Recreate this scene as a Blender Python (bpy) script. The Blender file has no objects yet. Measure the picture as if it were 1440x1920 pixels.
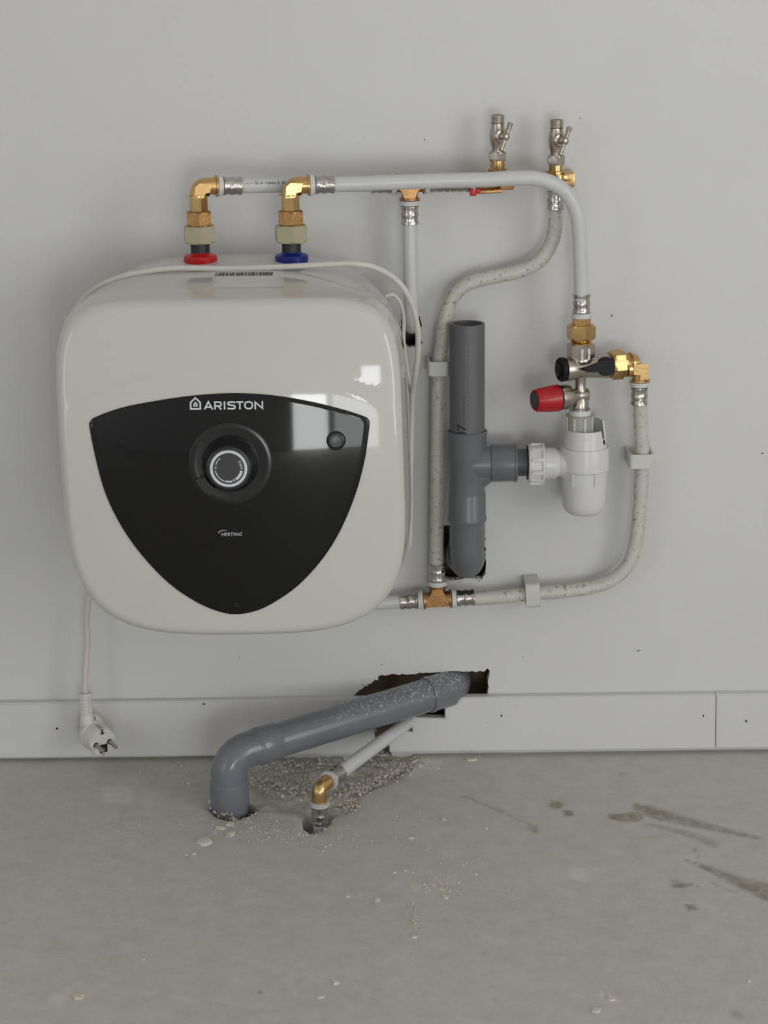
import bpy, bmesh, math, random
from mathutils import Vector, Matrix, noise
from mathutils.geometry import delaunay_2d_cdt

R = math.radians
PI = math.pi
random.seed(7)
scene = bpy.context.scene
COL = scene.collection

# ------------------------------------------------------------------ camera
F_PX, PITCH, ROLL, CAM_Z, CAM_D = 3800.0, R(16.0), R(0.7), 0.967, 2.3
FWD = Vector((0, math.cos(PITCH), -math.sin(PITCH)))
_r0 = Vector((1, 0, 0)); _u0 = _r0.cross(FWD)
RIGHT = _r0 * math.cos(ROLL) - _u0 * math.sin(ROLL)
UP = _r0 * math.sin(ROLL) + _u0 * math.cos(ROLL)
CAM = Vector((0, -CAM_D, CAM_Z))
cam_data = bpy.data.cameras.new('camera')
cam_data.sensor_fit = 'HORIZONTAL'; cam_data.sensor_width = 36.0
cam_data.lens = F_PX / 1440.0 * 36.0
cam_data.clip_start = 0.05
cam = bpy.data.objects.new('camera', cam_data); COL.objects.link(cam)
m = Matrix((RIGHT, UP, -FWD)).transposed().to_4x4(); m.translation = CAM
cam.matrix_world = m
scene.camera = cam

# ------------------------------------------------------------------ world, daylight, exposure
scene.view_settings.view_transform = 'Standard'
scene.view_settings.look = 'None'
scene.view_settings.gamma = 1.0
scene.view_settings.use_curve_mapping = False
scene.view_settings.exposure = -0.28
scene.cycles.use_denoising = True
world = bpy.data.worlds.new('world'); scene.world = world
world.use_nodes = True
bg = world.node_tree.nodes['Background']
bg.inputs[0].default_value = (0.80, 0.88, 1.0, 1); bg.inputs[1].default_value = 1.0

# room extents
RX0, RX1, RY0, RH = -2.3, 2.7, -3.7, 2.6
# openings (range along the wall, height range): a wide door in the right wall; in the front wall, behind the
# camera, a half-raised door and a small window; added fill openings beside that door and in the left wall
DOOR_R = (-3.6, -2.1, 0.1, 2.0)
DOOR_F = (0.17, 0.52, 0.0, 0.72)
FILL_F = (0.56, 1.02, 0.0, 0.72)  # added opening for a frontal fill lamp
WIN_F = (0.85, 1.06, 0.76, 1.02)
FILL_L = (-3.4, -2.2, 0.2, 1.6)  # added opening for a weak fill from the left
OPEN_F = (DOOR_F, FILL_F, WIN_F)

def lamp(name, loc, rot, sx, sy, power, col):
    l = bpy.data.lights.new(name, 'AREA'); l.shape = 'RECTANGLE'
    l.size = sx; l.size_y = sy; l.energy = power; l.color = col
    o = bpy.data.objects.new(name, l); COL.objects.link(o)
    o.location = loc; o.rotation_euler = rot
    return o
lamp('daylight_right_door', (RX1 + 0.05, (DOOR_R[0] + DOOR_R[1]) / 2, (DOOR_R[2] + DOOR_R[3]) / 2), (0, R(90), 0),
         DOOR_R[3] - DOOR_R[2] - 0.02, DOOR_R[1] - DOOR_R[0] - 0.02, 42, (1.0, 0.985, 0.965))
for nm, op, power, col in (('daylight_half_door', DOOR_F, 11.0, (0.98, 1.0, 0.985)), ('fill_front', FILL_F, 5.0, (0.97, 1.0, 0.98)),  # the second entry is an added frontal fill
                           ('daylight_small_window', WIN_F, 1.7, (0.95, 0.95, 1.0))):
    lamp(nm, ((op[0] + op[1]) / 2, RY0 - 0.05, (op[2] + op[3]) / 2), (R(90), 0, 0), op[1] - op[0] - 0.02, op[3] - op[2] - 0.02, power, col)
lamp('fill_left', (RX0 - 0.05, (FILL_L[0] + FILL_L[1]) / 2, (FILL_L[2] + FILL_L[3]) / 2), (0, R(-90), 0), FILL_L[3] - FILL_L[2] - 0.02, FILL_L[1] - FILL_L[0] - 0.02, 9, (0.98, 0.98, 1.0))  # added fill lamp that lifts the darker left side

# ------------------------------------------------------------------ pixel helpers (1440 x 1920 frame)
def ray(px, py):
    return FWD * F_PX + RIGHT * (px - 720) - UP * (py - 960)
def at(px, py, d):
    """point seen at a pixel, d metres out from the wall plane"""
    r = ray(px, py); t = (-d - CAM.y) / r.y
    return CAM + r * t
def fl(px, py, z=0.0):
    r = ray(px, py); t = (z - CAM.z) / r.z
    return CAM + r * t
def project(p):
    v = Vector(p) - CAM; z = v.dot(FWD)
    return 720 + F_PX * v.dot(RIGHT) / z, 960 - F_PX * v.dot(UP) / z

# ------------------------------------------------------------------ materials
def srgb(r, g, b):
    f = lambda c: (c / 255 / 12.92) if c / 255 <= 0.04045 else ((c / 255 + 0.055) / 1.055) ** 2.4
    return (f(r), f(g), f(b), 1)

def mat(name, color, rough=0.5, metal=0.0, coat=0.0, var=0.0, vscale=20.0, bump=0.0, bscale=200.0, spec=None, trans=0.0, sss=0.0, ior=None):
    ma = bpy.data.materials.new(name); ma.use_nodes = True
    nt = ma.node_tree; b = nt.nodes['Principled BSDF']
    b.inputs['Base Color'].default_value = color
    b.inputs['Roughness'].default_value = rough
    b.inputs['Metallic'].default_value = metal
    b.inputs['Coat Weight'].default_value = coat
    b.inputs['Coat Roughness'].default_value = 0.05
    if spec is not None: b.inputs['Specular IOR Level'].default_value = spec
    if trans: b.inputs['Transmission Weight'].default_value = trans
    if ior: b.inputs['IOR'].default_value = ior
    tc = nt.nodes.new('ShaderNodeTexCoord')
    if var:
        n = nt.nodes.new('ShaderNodeTexNoise'); n.inputs['Scale'].default_value = vscale; n.inputs['Detail'].default_value = 6
        nt.links.new(tc.outputs['Object'], n.inputs['Vector'])
        rp = nt.nodes.new('ShaderNodeValToRGB')
        rp.color_ramp.elements[0].position = 0.3; rp.color_ramp.elements[1].position = 0.7
        rp.color_ramp.elements[0].color = tuple(c * (1 - var) for c in color[:3]) + (1,)
        rp.color_ramp.elements[1].color = tuple(min(1, c * (1 + var)) for c in color[:3]) + (1,)
        nt.links.new(n.outputs['Fac'], rp.inputs['Fac']); nt.links.new(rp.outputs['Color'], b.inputs['Base Color'])
    if bump:
        n2 = nt.nodes.new('ShaderNodeTexNoise'); n2.inputs['Scale'].default_value = bscale; n2.inputs['Detail'].default_value = 4
        nt.links.new(tc.outputs['Object'], n2.inputs['Vector'])
        bp = nt.nodes.new('ShaderNodeBump'); bp.inputs['Strength'].default_value = bump; bp.inputs['Distance'].default_value = 0.002
        nt.links.new(n2.outputs['Fac'], bp.inputs['Height']); nt.links.new(bp.outputs['Normal'], b.inputs['Normal'])
    return ma

def speckle(ma, color, scale, lo, hi, mask_node=None, detail=3):
    """mix a second colour over a material where a noise is high"""
    nt = ma.node_tree; b = nt.nodes['Principled BSDF']
    tc = nt.nodes.new('ShaderNodeTexCoord')
    n = nt.nodes.new('ShaderNodeTexNoise'); n.inputs['Scale'].default_value = scale; n.inputs['Detail'].default_value = detail
    nt.links.new(tc.outputs['Object'], n.inputs['Vector'])
    mr = nt.nodes.new('ShaderNodeMapRange'); mr.inputs['From Min'].default_value = lo; mr.inputs['From Max'].default_value = hi
    nt.links.new(n.outputs['Fac'], mr.inputs['Value'])
    mx = nt.nodes.new('ShaderNodeMix'); mx.data_type = 'RGBA'
    old = b.inputs['Base Color']
    if old.is_linked:
        nt.links.new(old.links[0].from_socket, mx.inputs['A'])
    else:
        mx.inputs['A'].default_value = old.default_value
    mx.inputs['B'].default_value = color
    fac = mr.outputs['Result']
    if mask_node is not None:
        mu = nt.nodes.new('ShaderNodeMath'); mu.operation = 'MULTIPLY'
        nt.links.new(fac, mu.inputs[0]); nt.links.new(mask_node, mu.inputs[1]); fac = mu.outputs[0]
    nt.links.new(fac, mx.inputs['Factor'])
    nt.links.new(mx.outputs['Result'], b.inputs['Base Color'])
    return ma

M = {}
M['wall'] = mat('wall_paint', (0.652, 0.652, 0.645, 1), 0.42, var=0.012, vscale=6, bump=0.05, bscale=260)
M['shell'] = mat('room_paint', (0.84, 0.825, 0.80, 1), 0.7, var=0.02, vscale=3)
M['board'] = mat('baseboard_paint', (0.652, 0.652, 0.645, 1), 0.4, var=0.015, vscale=10, bump=0.03, bscale=300)
M['boardedge'] = mat('raw_mdf', srgb(112, 90, 72), 0.9, var=0.2, vscale=120)
M['gypsum'] = mat('gypsum', (0.68, 0.67, 0.64, 1), 0.95, var=0.1, vscale=150, bump=0.4, bscale=300)
M['cavity'] = mat('cavity_board', srgb(150, 132, 108), 0.95, var=0.5, vscale=22)
M['dark'] = mat('dark_recess', (0.01, 0.01, 0.011, 1), 0.9)
M['heater'] = mat('heater_plastic', (0.58, 0.576, 0.553, 1), 0.045, var=0.006, vscale=4)
M['panel'] = mat('panel_gloss_black', (0.004, 0.004, 0.0045, 1), 0.05, spec=0.42)
M['knob'] = mat('knob_black', (0.013, 0.013, 0.015, 1), 0.28)
M['dish'] = mat('dish_black', (0.012, 0.012, 0.013, 1), 0.18)
M['tab'] = mat('tab_grey', (0.05, 0.05, 0.052, 1), 0.22)
M['knobface'] = mat('knob_face', (0.03, 0.03, 0.034, 1), 0.4)
M['print'] = mat('print_white', (0.62, 0.66, 0.68, 1), 0.5)
M['printgrey'] = mat('print_grey', (0.35, 0.36, 0.37, 1), 0.5)
M['ink'] = mat('ink_black', (0.02, 0.02, 0.022, 1), 0.6)
M['sticker'] = mat('sticker_film', (0.645, 0.64, 0.615, 1), 0.2)
M['brass'] = mat('brass', srgb(208, 174, 118), 0.24, metal=1.0, var=0.12, vscale=60, bump=0.05, bscale=400)
M['brassdark'] = mat('brass_cast', srgb(178, 138, 92), 0.36, metal=1.0, var=0.18, vscale=80, bump=0.15, bscale=500)
M['nickel'] = mat('nickel', srgb(182, 175, 164), 0.27, metal=1.0, var=0.08, vscale=60, bump=0.06, bscale=300)
M['steel'] = mat('press_steel', srgb(188, 184, 178), 0.16, metal=1.0, var=0.15, vscale=120, bump=0.55, bscale=170)
M['steelpin'] = mat('pin_steel', srgb(170, 168, 165), 0.3, metal=1.0)
M['pex'] = mat('pipe_white', (0.60, 0.615, 0.615, 1), 0.3, var=0.02, vscale=30)
speckle(M['pex'], srgb(90, 88, 86), 360, 0.76, 0.80)
M['pexdirty'] = mat('pipe_white_scuffed', (0.57, 0.56, 0.52, 1), 0.4, var=0.06, vscale=50)
speckle(M['pexdirty'], srgb(150, 140, 120), 200, 0.56, 0.72)
speckle(M['pexdirty'], srgb(92, 84, 74), 380, 0.70, 0.78)
M['ring'] = mat('ring_plastic', (0.66, 0.66, 0.65, 1), 0.4, var=0.02, vscale=60)
M['ringclear'] = mat('ring_clear_plastic', (0.50, 0.50, 0.50, 1), 0.35, var=0.05, vscale=60)
M['white'] = mat('white_plastic', (0.66, 0.66, 0.645, 1), 0.3, var=0.01, vscale=20)
M['clip'] = mat('clip_plastic', (0.60, 0.60, 0.57, 1), 0.35, var=0.02, vscale=30)
M['cord'] = mat('cord_plastic', (0.64, 0.61, 0.575, 1), 0.4, var=0.02, vscale=30)
M['plug'] = mat('plug_plastic', (0.66, 0.64, 0.61, 1), 0.35, var=0.02, vscale=40)
M['milky'] = mat('milky_plastic', (0.55, 0.56, 0.50, 1), 0.3, trans=0.35, ior=1.4)
M['pvc'] = mat('pvc_grey', srgb(104, 108, 112), 0.32, var=0.05, vscale=25, bump=0.03, bscale=90)
M['pvcdark'] = mat('pvc_dark_grey', srgb(84, 87, 89), 0.45, var=0.06, vscale=30)
M['pvcpipe'] = mat('pvc_pipe_grey', srgb(98, 99, 102), 0.45, var=0.05, vscale=20)
M['pvcfloor'] = mat('pvc_floor_grey', srgb(114, 118, 125), 0.2, var=0.06, vscale=25, bump=0.04, bscale=80)
M['red'] = mat('red_plastic', srgb(196, 26, 34), 0.35, var=0.04, vscale=40)
M['redknob'] = mat('red_knob_plastic', srgb(178, 22, 32), 0.3, var=0.05, vscale=40)
M['blue'] = mat('blue_plastic', srgb(22, 34, 128), 0.35, var=0.04, vscale=40)
M['rubber'] = mat('black_rubber', (0.018, 0.018, 0.02, 1), 0.45)
M['blackplastic'] = mat('black_plastic', (0.012, 0.012, 0.014, 1), 0.5, spec=0.2)
M['greyplastic'] = mat('dark_grey_plastic', (0.07, 0.075, 0.08, 1), 0.4)
M['olive'] = mat('olive_nylon', srgb(172, 168, 138), 0.4, var=0.04, vscale=40)
M['chip'] = mat('plaster_chip', srgb(206, 200, 188), 0.9, var=0.1, vscale=120, bump=0.3, bscale=300)
M['grit'] = mat('grit', srgb(196, 190, 177), 0.95, var=0.34, vscale=160)

# dust and plaster splashes on the floor waste pipe: thicker towards the wall hole, on its upper side
def dust_pvc():
    ma = M['pvcfloor']; nt = ma.node_tree
    tc = nt.nodes.new('ShaderNodeTexCoord'); sp = nt.nodes.new('ShaderNodeSeparateXYZ')
    nt.links.new(tc.outputs['Object'], sp.inputs[0])
    mr = nt.nodes.new('ShaderNodeMapRange'); mr.inputs['From Min'].default_value = -0.10; mr.inputs['From Max'].default_value = 0.03
    mr.inputs['To Min'].default_value = 0.06; mr.inputs['To Max'].default_value = 1.0
    nt.links.new(sp.outputs[0], mr.inputs['Value'])
    ge = nt.nodes.new('ShaderNodeNewGeometry'); s2 = nt.nodes.new('ShaderNodeSeparateXYZ'); nt.links.new(ge.outputs['Normal'], s2.inputs[0])
    m2 = nt.nodes.new('ShaderNodeMapRange'); m2.inputs['From Min'].default_value = 0.1; m2.inputs['From Max'].default_value = 0.7
    nt.links.new(s2.outputs[2], m2.inputs['Value'])
    mu = nt.nodes.new('ShaderNodeMath'); mu.operation = 'MULTIPLY'
    nt.links.new(mr.outputs['Result'], mu.inputs[0]); nt.links.new(m2.outputs['Result'], mu.inputs[1])
    speckle(ma, srgb(196, 194, 190), 330, 0.56, 0.66, mu.outputs[0], detail=6)
    speckle(ma, srgb(190, 188, 184), 300, 0.72, 0.75)
dust_pvc()

def concrete():
    ma = bpy.data.materials.new('concrete_floor'); ma.use_nodes = True
    nt = ma.node_tree; b = nt.nodes['Principled BSDF']; L = nt.links.new
    tc = nt.nodes.new('ShaderNodeTexCoord')
    def nz(scale, det, rough=0.6):
        n = nt.nodes.new('ShaderNodeTexNoise'); n.inputs['Scale'].default_value = scale
        n.inputs['Detail'].default_value = det; n.inputs['Roughness'].default_value = rough
        L(tc.outputs['Object'], n.inputs['Vector']); return n.outputs['Fac']
    def mix(fac, a, bcol):
        mx = nt.nodes.new('ShaderNodeMix'); mx.data_type = 'RGBA'
        if isinstance(fac, float): mx.inputs['Factor'].default_value = fac
        else: L(fac, mx.inputs['Factor'])
        for s, v in (('A', a), ('B', bcol)):
            if isinstance(v, tuple): mx.inputs[s].default_value = v
            else: L(v, mx.inputs[s])
        return mx.outputs['Result']
    def rng(v, a, c, lo=0.0, hi=1.0):
        r_ = nt.nodes.new('ShaderNodeMapRange'); r_.inputs['From Min'].default_value = a; r_.inputs['From Max'].default_value = c
        r_.inputs['To Min'].default_value = lo; r_.inputs['To Max'].default_value = hi
        L(v, r_.inputs['Value']); return r_.outputs['Result']
    def mul(a, c):
        mu = nt.nodes.new('ShaderNodeMath'); mu.operation = 'MULTIPLY'; mu.use_clamp = True
        for i, v in enumerate((a, c)):
            if isinstance(v, float): mu.inputs[i].default_value = v
            else: L(v, mu.inputs[i])
        return mu.outputs[0]
    c = mix(rng(nz(3.5, 8), 0.3, 0.7), (0.504, 0.485, 0.452, 1), (0.567, 0.549, 0.517, 1))
    c = mix(rng(nz(14, 8, 0.75), 0.42, 0.62, 0, 0.55), c, (0.467, 0.448, 0.417, 1))
    c = mix(rng(nz(38, 8, 0.7), 0.35, 0.72, 0, 0.65), c, (0.654, 0.639, 0.603, 1))
    c = mix(rng(nz(170, 4), 0.62, 0.72, 0, 0.5), c, (0.398, 0.379, 0.349, 1))
    c = mix(rng(nz(240, 2), 0.70, 0.74, 0, 0.6), c, (0.719, 0.709, 0.665, 1))
    st = nt.nodes.new('ShaderNodeAttribute'); st.attribute_name = 'stain'
    c = mix(mul(rng(st.outputs['Fac'], 0.05, 0.85, 0.0, 1.0), rng(nz(75, 7, 0.75), 0.32, 0.6, 0.35, 1.0)), c, (0.262, 0.237, 0.174, 1))
    du = nt.nodes.new('ShaderNodeAttribute'); du.attribute_name = 'dust'
    c = mix(mul(rng(du.outputs['Fac'], 0.05, 1.0), rng(nz(90, 6, 0.7), 0.35, 0.65)), c, (0.497, 0.460, 0.398, 1))
    sc_ = nt.nodes.new('ShaderNodeAttribute'); sc_.attribute_name = 'scrape'
    c = mix(mul(rng(sc_.outputs['Fac'], 0.05, 1.0), rng(nz(60, 6, 0.7), 0.3, 0.6)), c, (0.719, 0.695, 0.646, 1))
    L(c, b.inputs['Base Color'])
    b.inputs['Roughness'].default_value = 0.62
    bp = nt.nodes.new('ShaderNodeBump'); bp.inputs['Strength'].default_value = 0.35; bp.inputs['Distance'].default_value = 0.003
    L(nz(160, 8, 0.75), bp.inputs['Height']); L(bp.outputs['Normal'], b.inputs['Normal'])
    return ma
M['concrete'] = concrete()

# ------------------------------------------------------------------ mesh builder
class MB:
    def __init__(self): self.v = []; self.f = []; self.mi = []
    def add(self, vs, fs, mi=0):
        o = len(self.v); self.v += [Vector(v) for v in vs]
        self.f += [tuple(i + o for i in f) for f in fs]; self.mi += [mi] * len(fs)
        return self

def frame(axis, ref=None):
    a = Vector(axis).normalized()
    if ref is None:
        ref = Vector((0, -1, 0)) if abs(a.y) < 0.9 else Vector((0, 0, 1))
    x = (Vector(ref) - a * a.dot(Vector(ref))).normalized()
    return a, x, a.cross(x)

def lathe(mb, prof, origin, axis=(0, 0, 1), segs=36, ref=None, rot=0.0, mi=0, cap=True):
    """prof: list of (radius, distance along axis)"""
    a, x, y = frame(axis, ref); o = Vector(origin); vs = []; fs = []
    for (r, h) in prof:
        for k in range(segs):
            t = 2 * PI * k / segs + rot
            vs.append(o + a * h + (x * math.cos(t) + y * math.sin(t)) * r)
    n = len(prof)
    for i in range(n - 1):
        for k in range(segs):
            k2 = (k + 1) % segs
            fs.append((i * segs + k, i * segs + k2, (i + 1) * segs + k2, (i + 1) * segs + k))
    if cap:
        fs.append(tuple(reversed(range(segs)))); fs.append(tuple((n - 1) * segs + k for k in range(segs)))
    mb.add(vs, fs, mi); return mb

def hexnut(mb, origin, axis, r, h, ref=None, rot=0.0, ch=0.12, mi=0):
    """hexagon across corners r, with rounded-off corners at both ends"""
    a, x, y = frame(axis, ref); o = Vector(origin); segs = 36; vs = []; fs = []
    inr = r * math.cos(PI / 6)
    rows = [(inr * 0.94, 0), (inr, h * 0.02), (None, h * ch), (None, h * (1 - ch)), (inr, h * 0.98), (inr * 0.94, h)]
    for (rr, hh) in rows:
        for k in range(segs):
            t = 2 * PI * k / segs
            if rr is None:
                q = inr / math.cos((t + 1e-9) % (PI / 3) - PI / 6)
            else: q = rr
            vs.append(o + a * hh + (x * math.cos(t + rot) + y * math.sin(t + rot)) * q)
    n = len(rows)
    for i in range(n - 1):
        for k in range(segs):
            k2 = (k + 1) % segs
            fs.append((i * segs + k, i * segs + k2, (i + 1) * segs + k2, (i + 1) * segs + k))
    fs.append(tuple(reversed(range(segs)))); fs.append(tuple((n - 1) * segs + k for k in range(segs)))
    mb.add(vs, fs, mi); return mb

def spline(pts, n=10):
    pts = [Vector(p) for p in pts]; out = []
    P = [pts[0] * 2 - pts[1]] + pts + [pts[-1] * 2 - pts[-2]]
    for i in range(1, len(P) - 2):
        p0, p1, p2, p3 = P[i - 1:i + 3]
        for k in range(n):
            t = k / n
            out.append(0.5 * ((2 * p1) + (p2 - p0) * t + (2 * p0 - 5 * p1 + 4 * p2 - p3) * t * t + (3 * p1 - p0 - 3 * p2 + p3) * t ** 3))
    out.append(pts[-1]); return out

def bend(p0, corner, p1, r, n=12):
    """polyline p0 -> arc of radius r about the corner -> p1"""
    p0, c, p1 = Vector(p0), Vector(corner), Vector(p1)
    u = (p0 - c).normalized(); w = (p1 - c).normalized()
    ang = u.angle(w); t = r / math.tan(ang / 2)
    a = c + u * t; b = c + w * t
    ctr = c + (u + w).normalized() * (r / math.sin(ang / 2))
    e1 = (a - ctr).normalized(); e2 = (b - ctr); e2 = (e2 - e1 * e2.dot(e1)).normalized(); sw = (a - ctr).angle(b - ctr)
    return [p0] + [ctr + (e1 * math.cos(sw * k / n) + e2 * math.sin(sw * k / n)) * r for k in range(n + 1)] + [p1]

def tube(mb, path, r, segs=20, mi=0, cap=True):
    path = [Vector(p) for p in path]
    q = [path[0]]
    for p in path[1:]:
        if (p - q[-1]).length > 1e-6: q.append(p)
    path = q; n = len(path); rs = r if isinstance(r, (list, tuple)) else [r] * n
    if len(rs) != n: rs = [rs[int(i * (len(rs) - 1) / max(1, n - 1))] for i in range(n)]
    T = []
    for i in range(n):
        T.append((path[min(i + 1, n - 1)] - path[max(i - 1, 0)]).normalized())
    _, x, y = frame(T[0]); vs = []; fs = []
    for i in range(n):
        if i: 
            x = (x - T[i] * x.dot(T[i])).normalized()
        y = T[i].cross(x)
        for k in range(segs):
            t = 2 * PI * k / segs
            vs.append(path[i] + (x * math.cos(t) + y * math.sin(t)) * rs[i])
    for i in range(n - 1):
        for k in range(segs):
            k2 = (k + 1) % segs
            fs.append((i * segs + k, i * segs + k2, (i + 1) * segs + k2, (i + 1) * segs + k))
    if cap:
        fs.append(tuple(reversed(range(segs)))); fs.append(tuple((n - 1) * segs + k for k in range(segs)))
    mb.add(vs, fs, mi); return mb

def box(mb, c, X, Y, Z, bev=0.0, mi=0):
    """box from centre and three half-extent vectors, bevelled by insetting"""
    c = Vector(c); X, Y, Z = Vector(X), Vector(Y), Vector(Z)
    bm = bmesh.new(); bmesh.ops.create_cube(bm, size=2.0)
    for v in bm.verts: v.co = c + X * v.co.x + Y * v.co.y + Z * v.co.z
    if bev: bmesh.ops.bevel(bm, geom=list(bm.edges), offset=bev, segments=2, affect='EDGES', profile=0.5)
    bm.verts.index_update()
    mb.add([v.co.copy() for v in bm.verts], [tuple(v.index for v in f.verts) for f in bm.faces], mi); bm.free(); return mb

def plate(mb, outline, n, thick, mi=0, bev=0.0):
    """extrude a planar outline (world points) by thick along n"""
    n = Vector(n).normalized() * thick; k = len(outline)
    vs = [Vector(p) for p in outline] + [Vector(p) + n for p in outline]
    fs = [tuple(reversed(range(k))), tuple(range(k, 2 * k))] + [(i, (i + 1) % k, k + (i + 1) % k, k + i) for i in range(k)]
    mb.add(vs, fs, mi); return mb

def link(name, me, mats, parent=None):
    o = bpy.data.objects.new(name, me); COL.objects.link(o)
    for ma in (mats if isinstance(mats, (list, tuple)) else [mats]): me.materials.append(ma)
    if parent is not None:
        o.parent = parent
        if parent.type == 'EMPTY':
            o.matrix_parent_inverse = Matrix.Translation(-parent.location)
    return o

def build(name, mb, mats, parent=None, sharp=32, merge=1e-6, recalc=True):
    bm = bmesh.new()
    bv = [bm.verts.new(v) for v in mb.v]
    for f, mi in zip(mb.f, mb.mi):
        try:
            bf = bm.faces.new([bv[i] for i in f]); bf.material_index = mi
        except ValueError: pass
    if merge: bmesh.ops.remove_doubles(bm, verts=bm.verts, dist=merge)
    if recalc: bmesh.ops.recalc_face_normals(bm, faces=bm.faces)
    for f in bm.faces: f.smooth = True
    for e in bm.edges:
        if len(e.link_faces) == 2: e.smooth = e.calc_face_angle(0) < R(sharp)
    me = bpy.data.meshes.new(name); bm.to_mesh(me); bm.free()
    return link(name, me, mats, parent)

def thing(name, label, cat, loc, group=None):
    o = bpy.data.objects.new(name, None); COL.objects.link(o); o.location = Vector(loc)
    o.empty_display_size = 0.02
    tag(o, label, cat, group); return o
def tag(o, label=None, cat=None, group=None, kind=None):
    if label: o['label'] = label
    if cat: o['category'] = cat
    if group: o['group'] = group
    if kind: o['kind'] = kind
    return o
def part(name, parent, mats, fn, *a, sharp=32, **k):
    if name in ('union_nut', 'hex_neck', 'inlet_nut', 'dielectric_nut'): sharp = 9
    mb = MB(); fn(mb, *a, **k); return build(name, mb, mats, parent, sharp)

def text_polys(s, size, shear=0.0, spacing=1.0, bold=0.0):
    """flat triangles of a text: list of 2D verts and faces, centred on its box"""
    cu = bpy.data.curves.new('t', 'FONT'); cu.body = s; cu.size = size; cu.shear = shear
    cu.space_character = spacing; cu.resolution_u = 3; cu.offset = bold
    o = bpy.data.objects.new('t', cu); COL.objects.link(o)
    dg = bpy.context.evaluated_depsgraph_get(); me = o.evaluated_get(dg).to_mesh()
    vs = [(v.co.x, v.co.y) for v in me.vertices]; fs = [tuple(p.vertices) for p in me.polygons]
    o.evaluated_get(dg).to_mesh_clear(); COL.objects.unlink(o); bpy.data.objects.remove(o); bpy.data.curves.remove(cu)
    x0 = min(v[0] for v in vs); x1 = max(v[0] for v in vs); y0 = min(v[1] for v in vs); y1 = max(v[1] for v in vs)
    return [(v[0] - (x0 + x1) / 2, v[1] - (y0 + y1) / 2) for v in vs], fs, x1 - x0, y1 - y0

def text_on(name, s, width, height, fmap, ma, parent, shear=0.0, rot=0.0, spacing=1.0, bold=0.0, fine=False):
    vs, fs, w, h = text_polys(s, 1.0, shear=shear, spacing=spacing, bold=bold)
    c, sn = math.cos(rot), math.sin(rot); mb = MB(); out = []
    for (u, v) in vs:
        u, v = u / w * width, v / h * height
        out.append(fmap(u * c - v * sn, u * sn + v * c))
    if fine:      # subdivide so that the print follows a curved surface
        bm = bmesh.new(); bv = [bm.verts.new((u / w * width * c - v / h * height * sn, u / w * width * sn + v / h * height * c, 0)) for u, v in vs]
        for f_ in fs:
            try: bm.faces.new([bv[i] for i in f_])
            except ValueError: pass
        bmesh.ops.triangulate(bm, faces=bm.faces); bmesh.ops.subdivide_edges(bm, edges=bm.edges, cuts=3, use_grid_fill=True)
        bm.verts.index_update(); out = [fmap(v.co.x, v.co.y) for v in bm.verts]; fs = [tuple(v.index for v in f_.verts) for f_ in bm.faces]; bm.free()
    mb.add(out, fs)
    return build(name, mb, ma, parent, merge=0, recalc=False)

def jitter_loop(pts, step, amp, seed):
    """resample a closed polyline and roughen it"""
    rnd = random.Random(seed); out = []
    n = len(pts)
    for i in range(n):
        a, b = Vector(pts[i]), Vector(pts[(i + 1) % n]); k = max(1, int((b - a).length / step))
        for j in range(k):
            p = a.lerp(b, j / k); out.append(p + Vector([rnd.uniform(-amp, amp) for _ in range(len(p))]))
    return out
def inside(p, poly):
    x, y = p; c = False; n = len(poly); j = n - 1
    for i in range(n):
        xi, yi = poly[i][0], poly[i][1]; xj, yj = poly[j][0], poly[j][1]
        if (yi > y) != (yj > y) and x < (xj - xi) * (y - yi) / (yj - yi) + xi: c = not c
        j = i
    return c
def sstep(a, b, x):
    t = max(0.0, min(1.0, (x - a) / (b - a))); return t * t * (3 - 2 * t)

# ================================================================== THE SETTING
# ---- back wall with three broken-out holes
H_WASTE = [(822, 986), (868, 984), (909, 990), (911, 1040), (910, 1078), (904, 1086), (880, 1083), (858, 1087), (836, 1088), (826, 1074)]
H_SMALL = [(752, 588), (786, 594), (791, 606), (787, 632), (793, 644), (784, 650), (766, 651), (752, 640)]
H_FLOOR = [(662, 1312), (668, 1298), (684, 1288), (700, 1276), (716, 1266), (760, 1264), (812, 1260), (866, 1259), (906, 1259), (913, 1254), (918, 1260), (916, 1276), (915, 1320), (838, 1330), (838, 1356), (778, 1356), (778, 1384), (734, 1390), (734, 1416), (700, 1416), (698, 1330)]
holes = []
for seed, (poly, st, am) in enumerate(((H_WASTE, 5, 1.3), (H_SMALL, 5, 1.2), (H_FLOOR, 6, 1.6))):
    hp = [at(p[0], p[1], 0) for p in jitter_loop([Vector(q) for q in poly], st, am, seed)]
    holes.append([(p.x, p.z) for p in hp])
pts = [(RX0, -0.02), (RX1, -0.02), (RX1, RH), (RX0, RH)]; edges = [(0, 1), (1, 2), (2, 3), (3, 0)]
for h in holes:
    o = len(pts); pts += h; edges += [(o + i, o + (i + 1) % len(h)) for i in range(len(h))]
vo, eo, fo, *_ = delaunay_2d_cdt([Vector(p) for p in pts], edges, [], 0, 1e-6)
mb = MB(); fs = []
for f in fo:
    cx = sum(vo[i].x for i in f) / len(f); cz = sum(vo[i].y for i in f) / len(f)
    if not any(inside((cx, cz), h) for h in holes): fs.append(tuple(f))
mb.add([(v.x, 0, v.y) for v in vo], fs)
WT = 0.0125
rnd = random.Random(3)
for h in holes:
    n = len(h)
    vs = [(x, 0, z) for x, z in h] + [(x + rnd.uniform(-.0006, .0006), WT, z + rnd.uniform(-.0006, .0006)) for x, z in h]
    mb.add(vs, [(i, (i + 1) % n, n + (i + 1) % n, n + i) for i in range(n)], 1)
wall = build('wall_back', mb, [M['wall'], M['gypsum']], recalc=False)
tag(wall, kind='structure')
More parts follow.
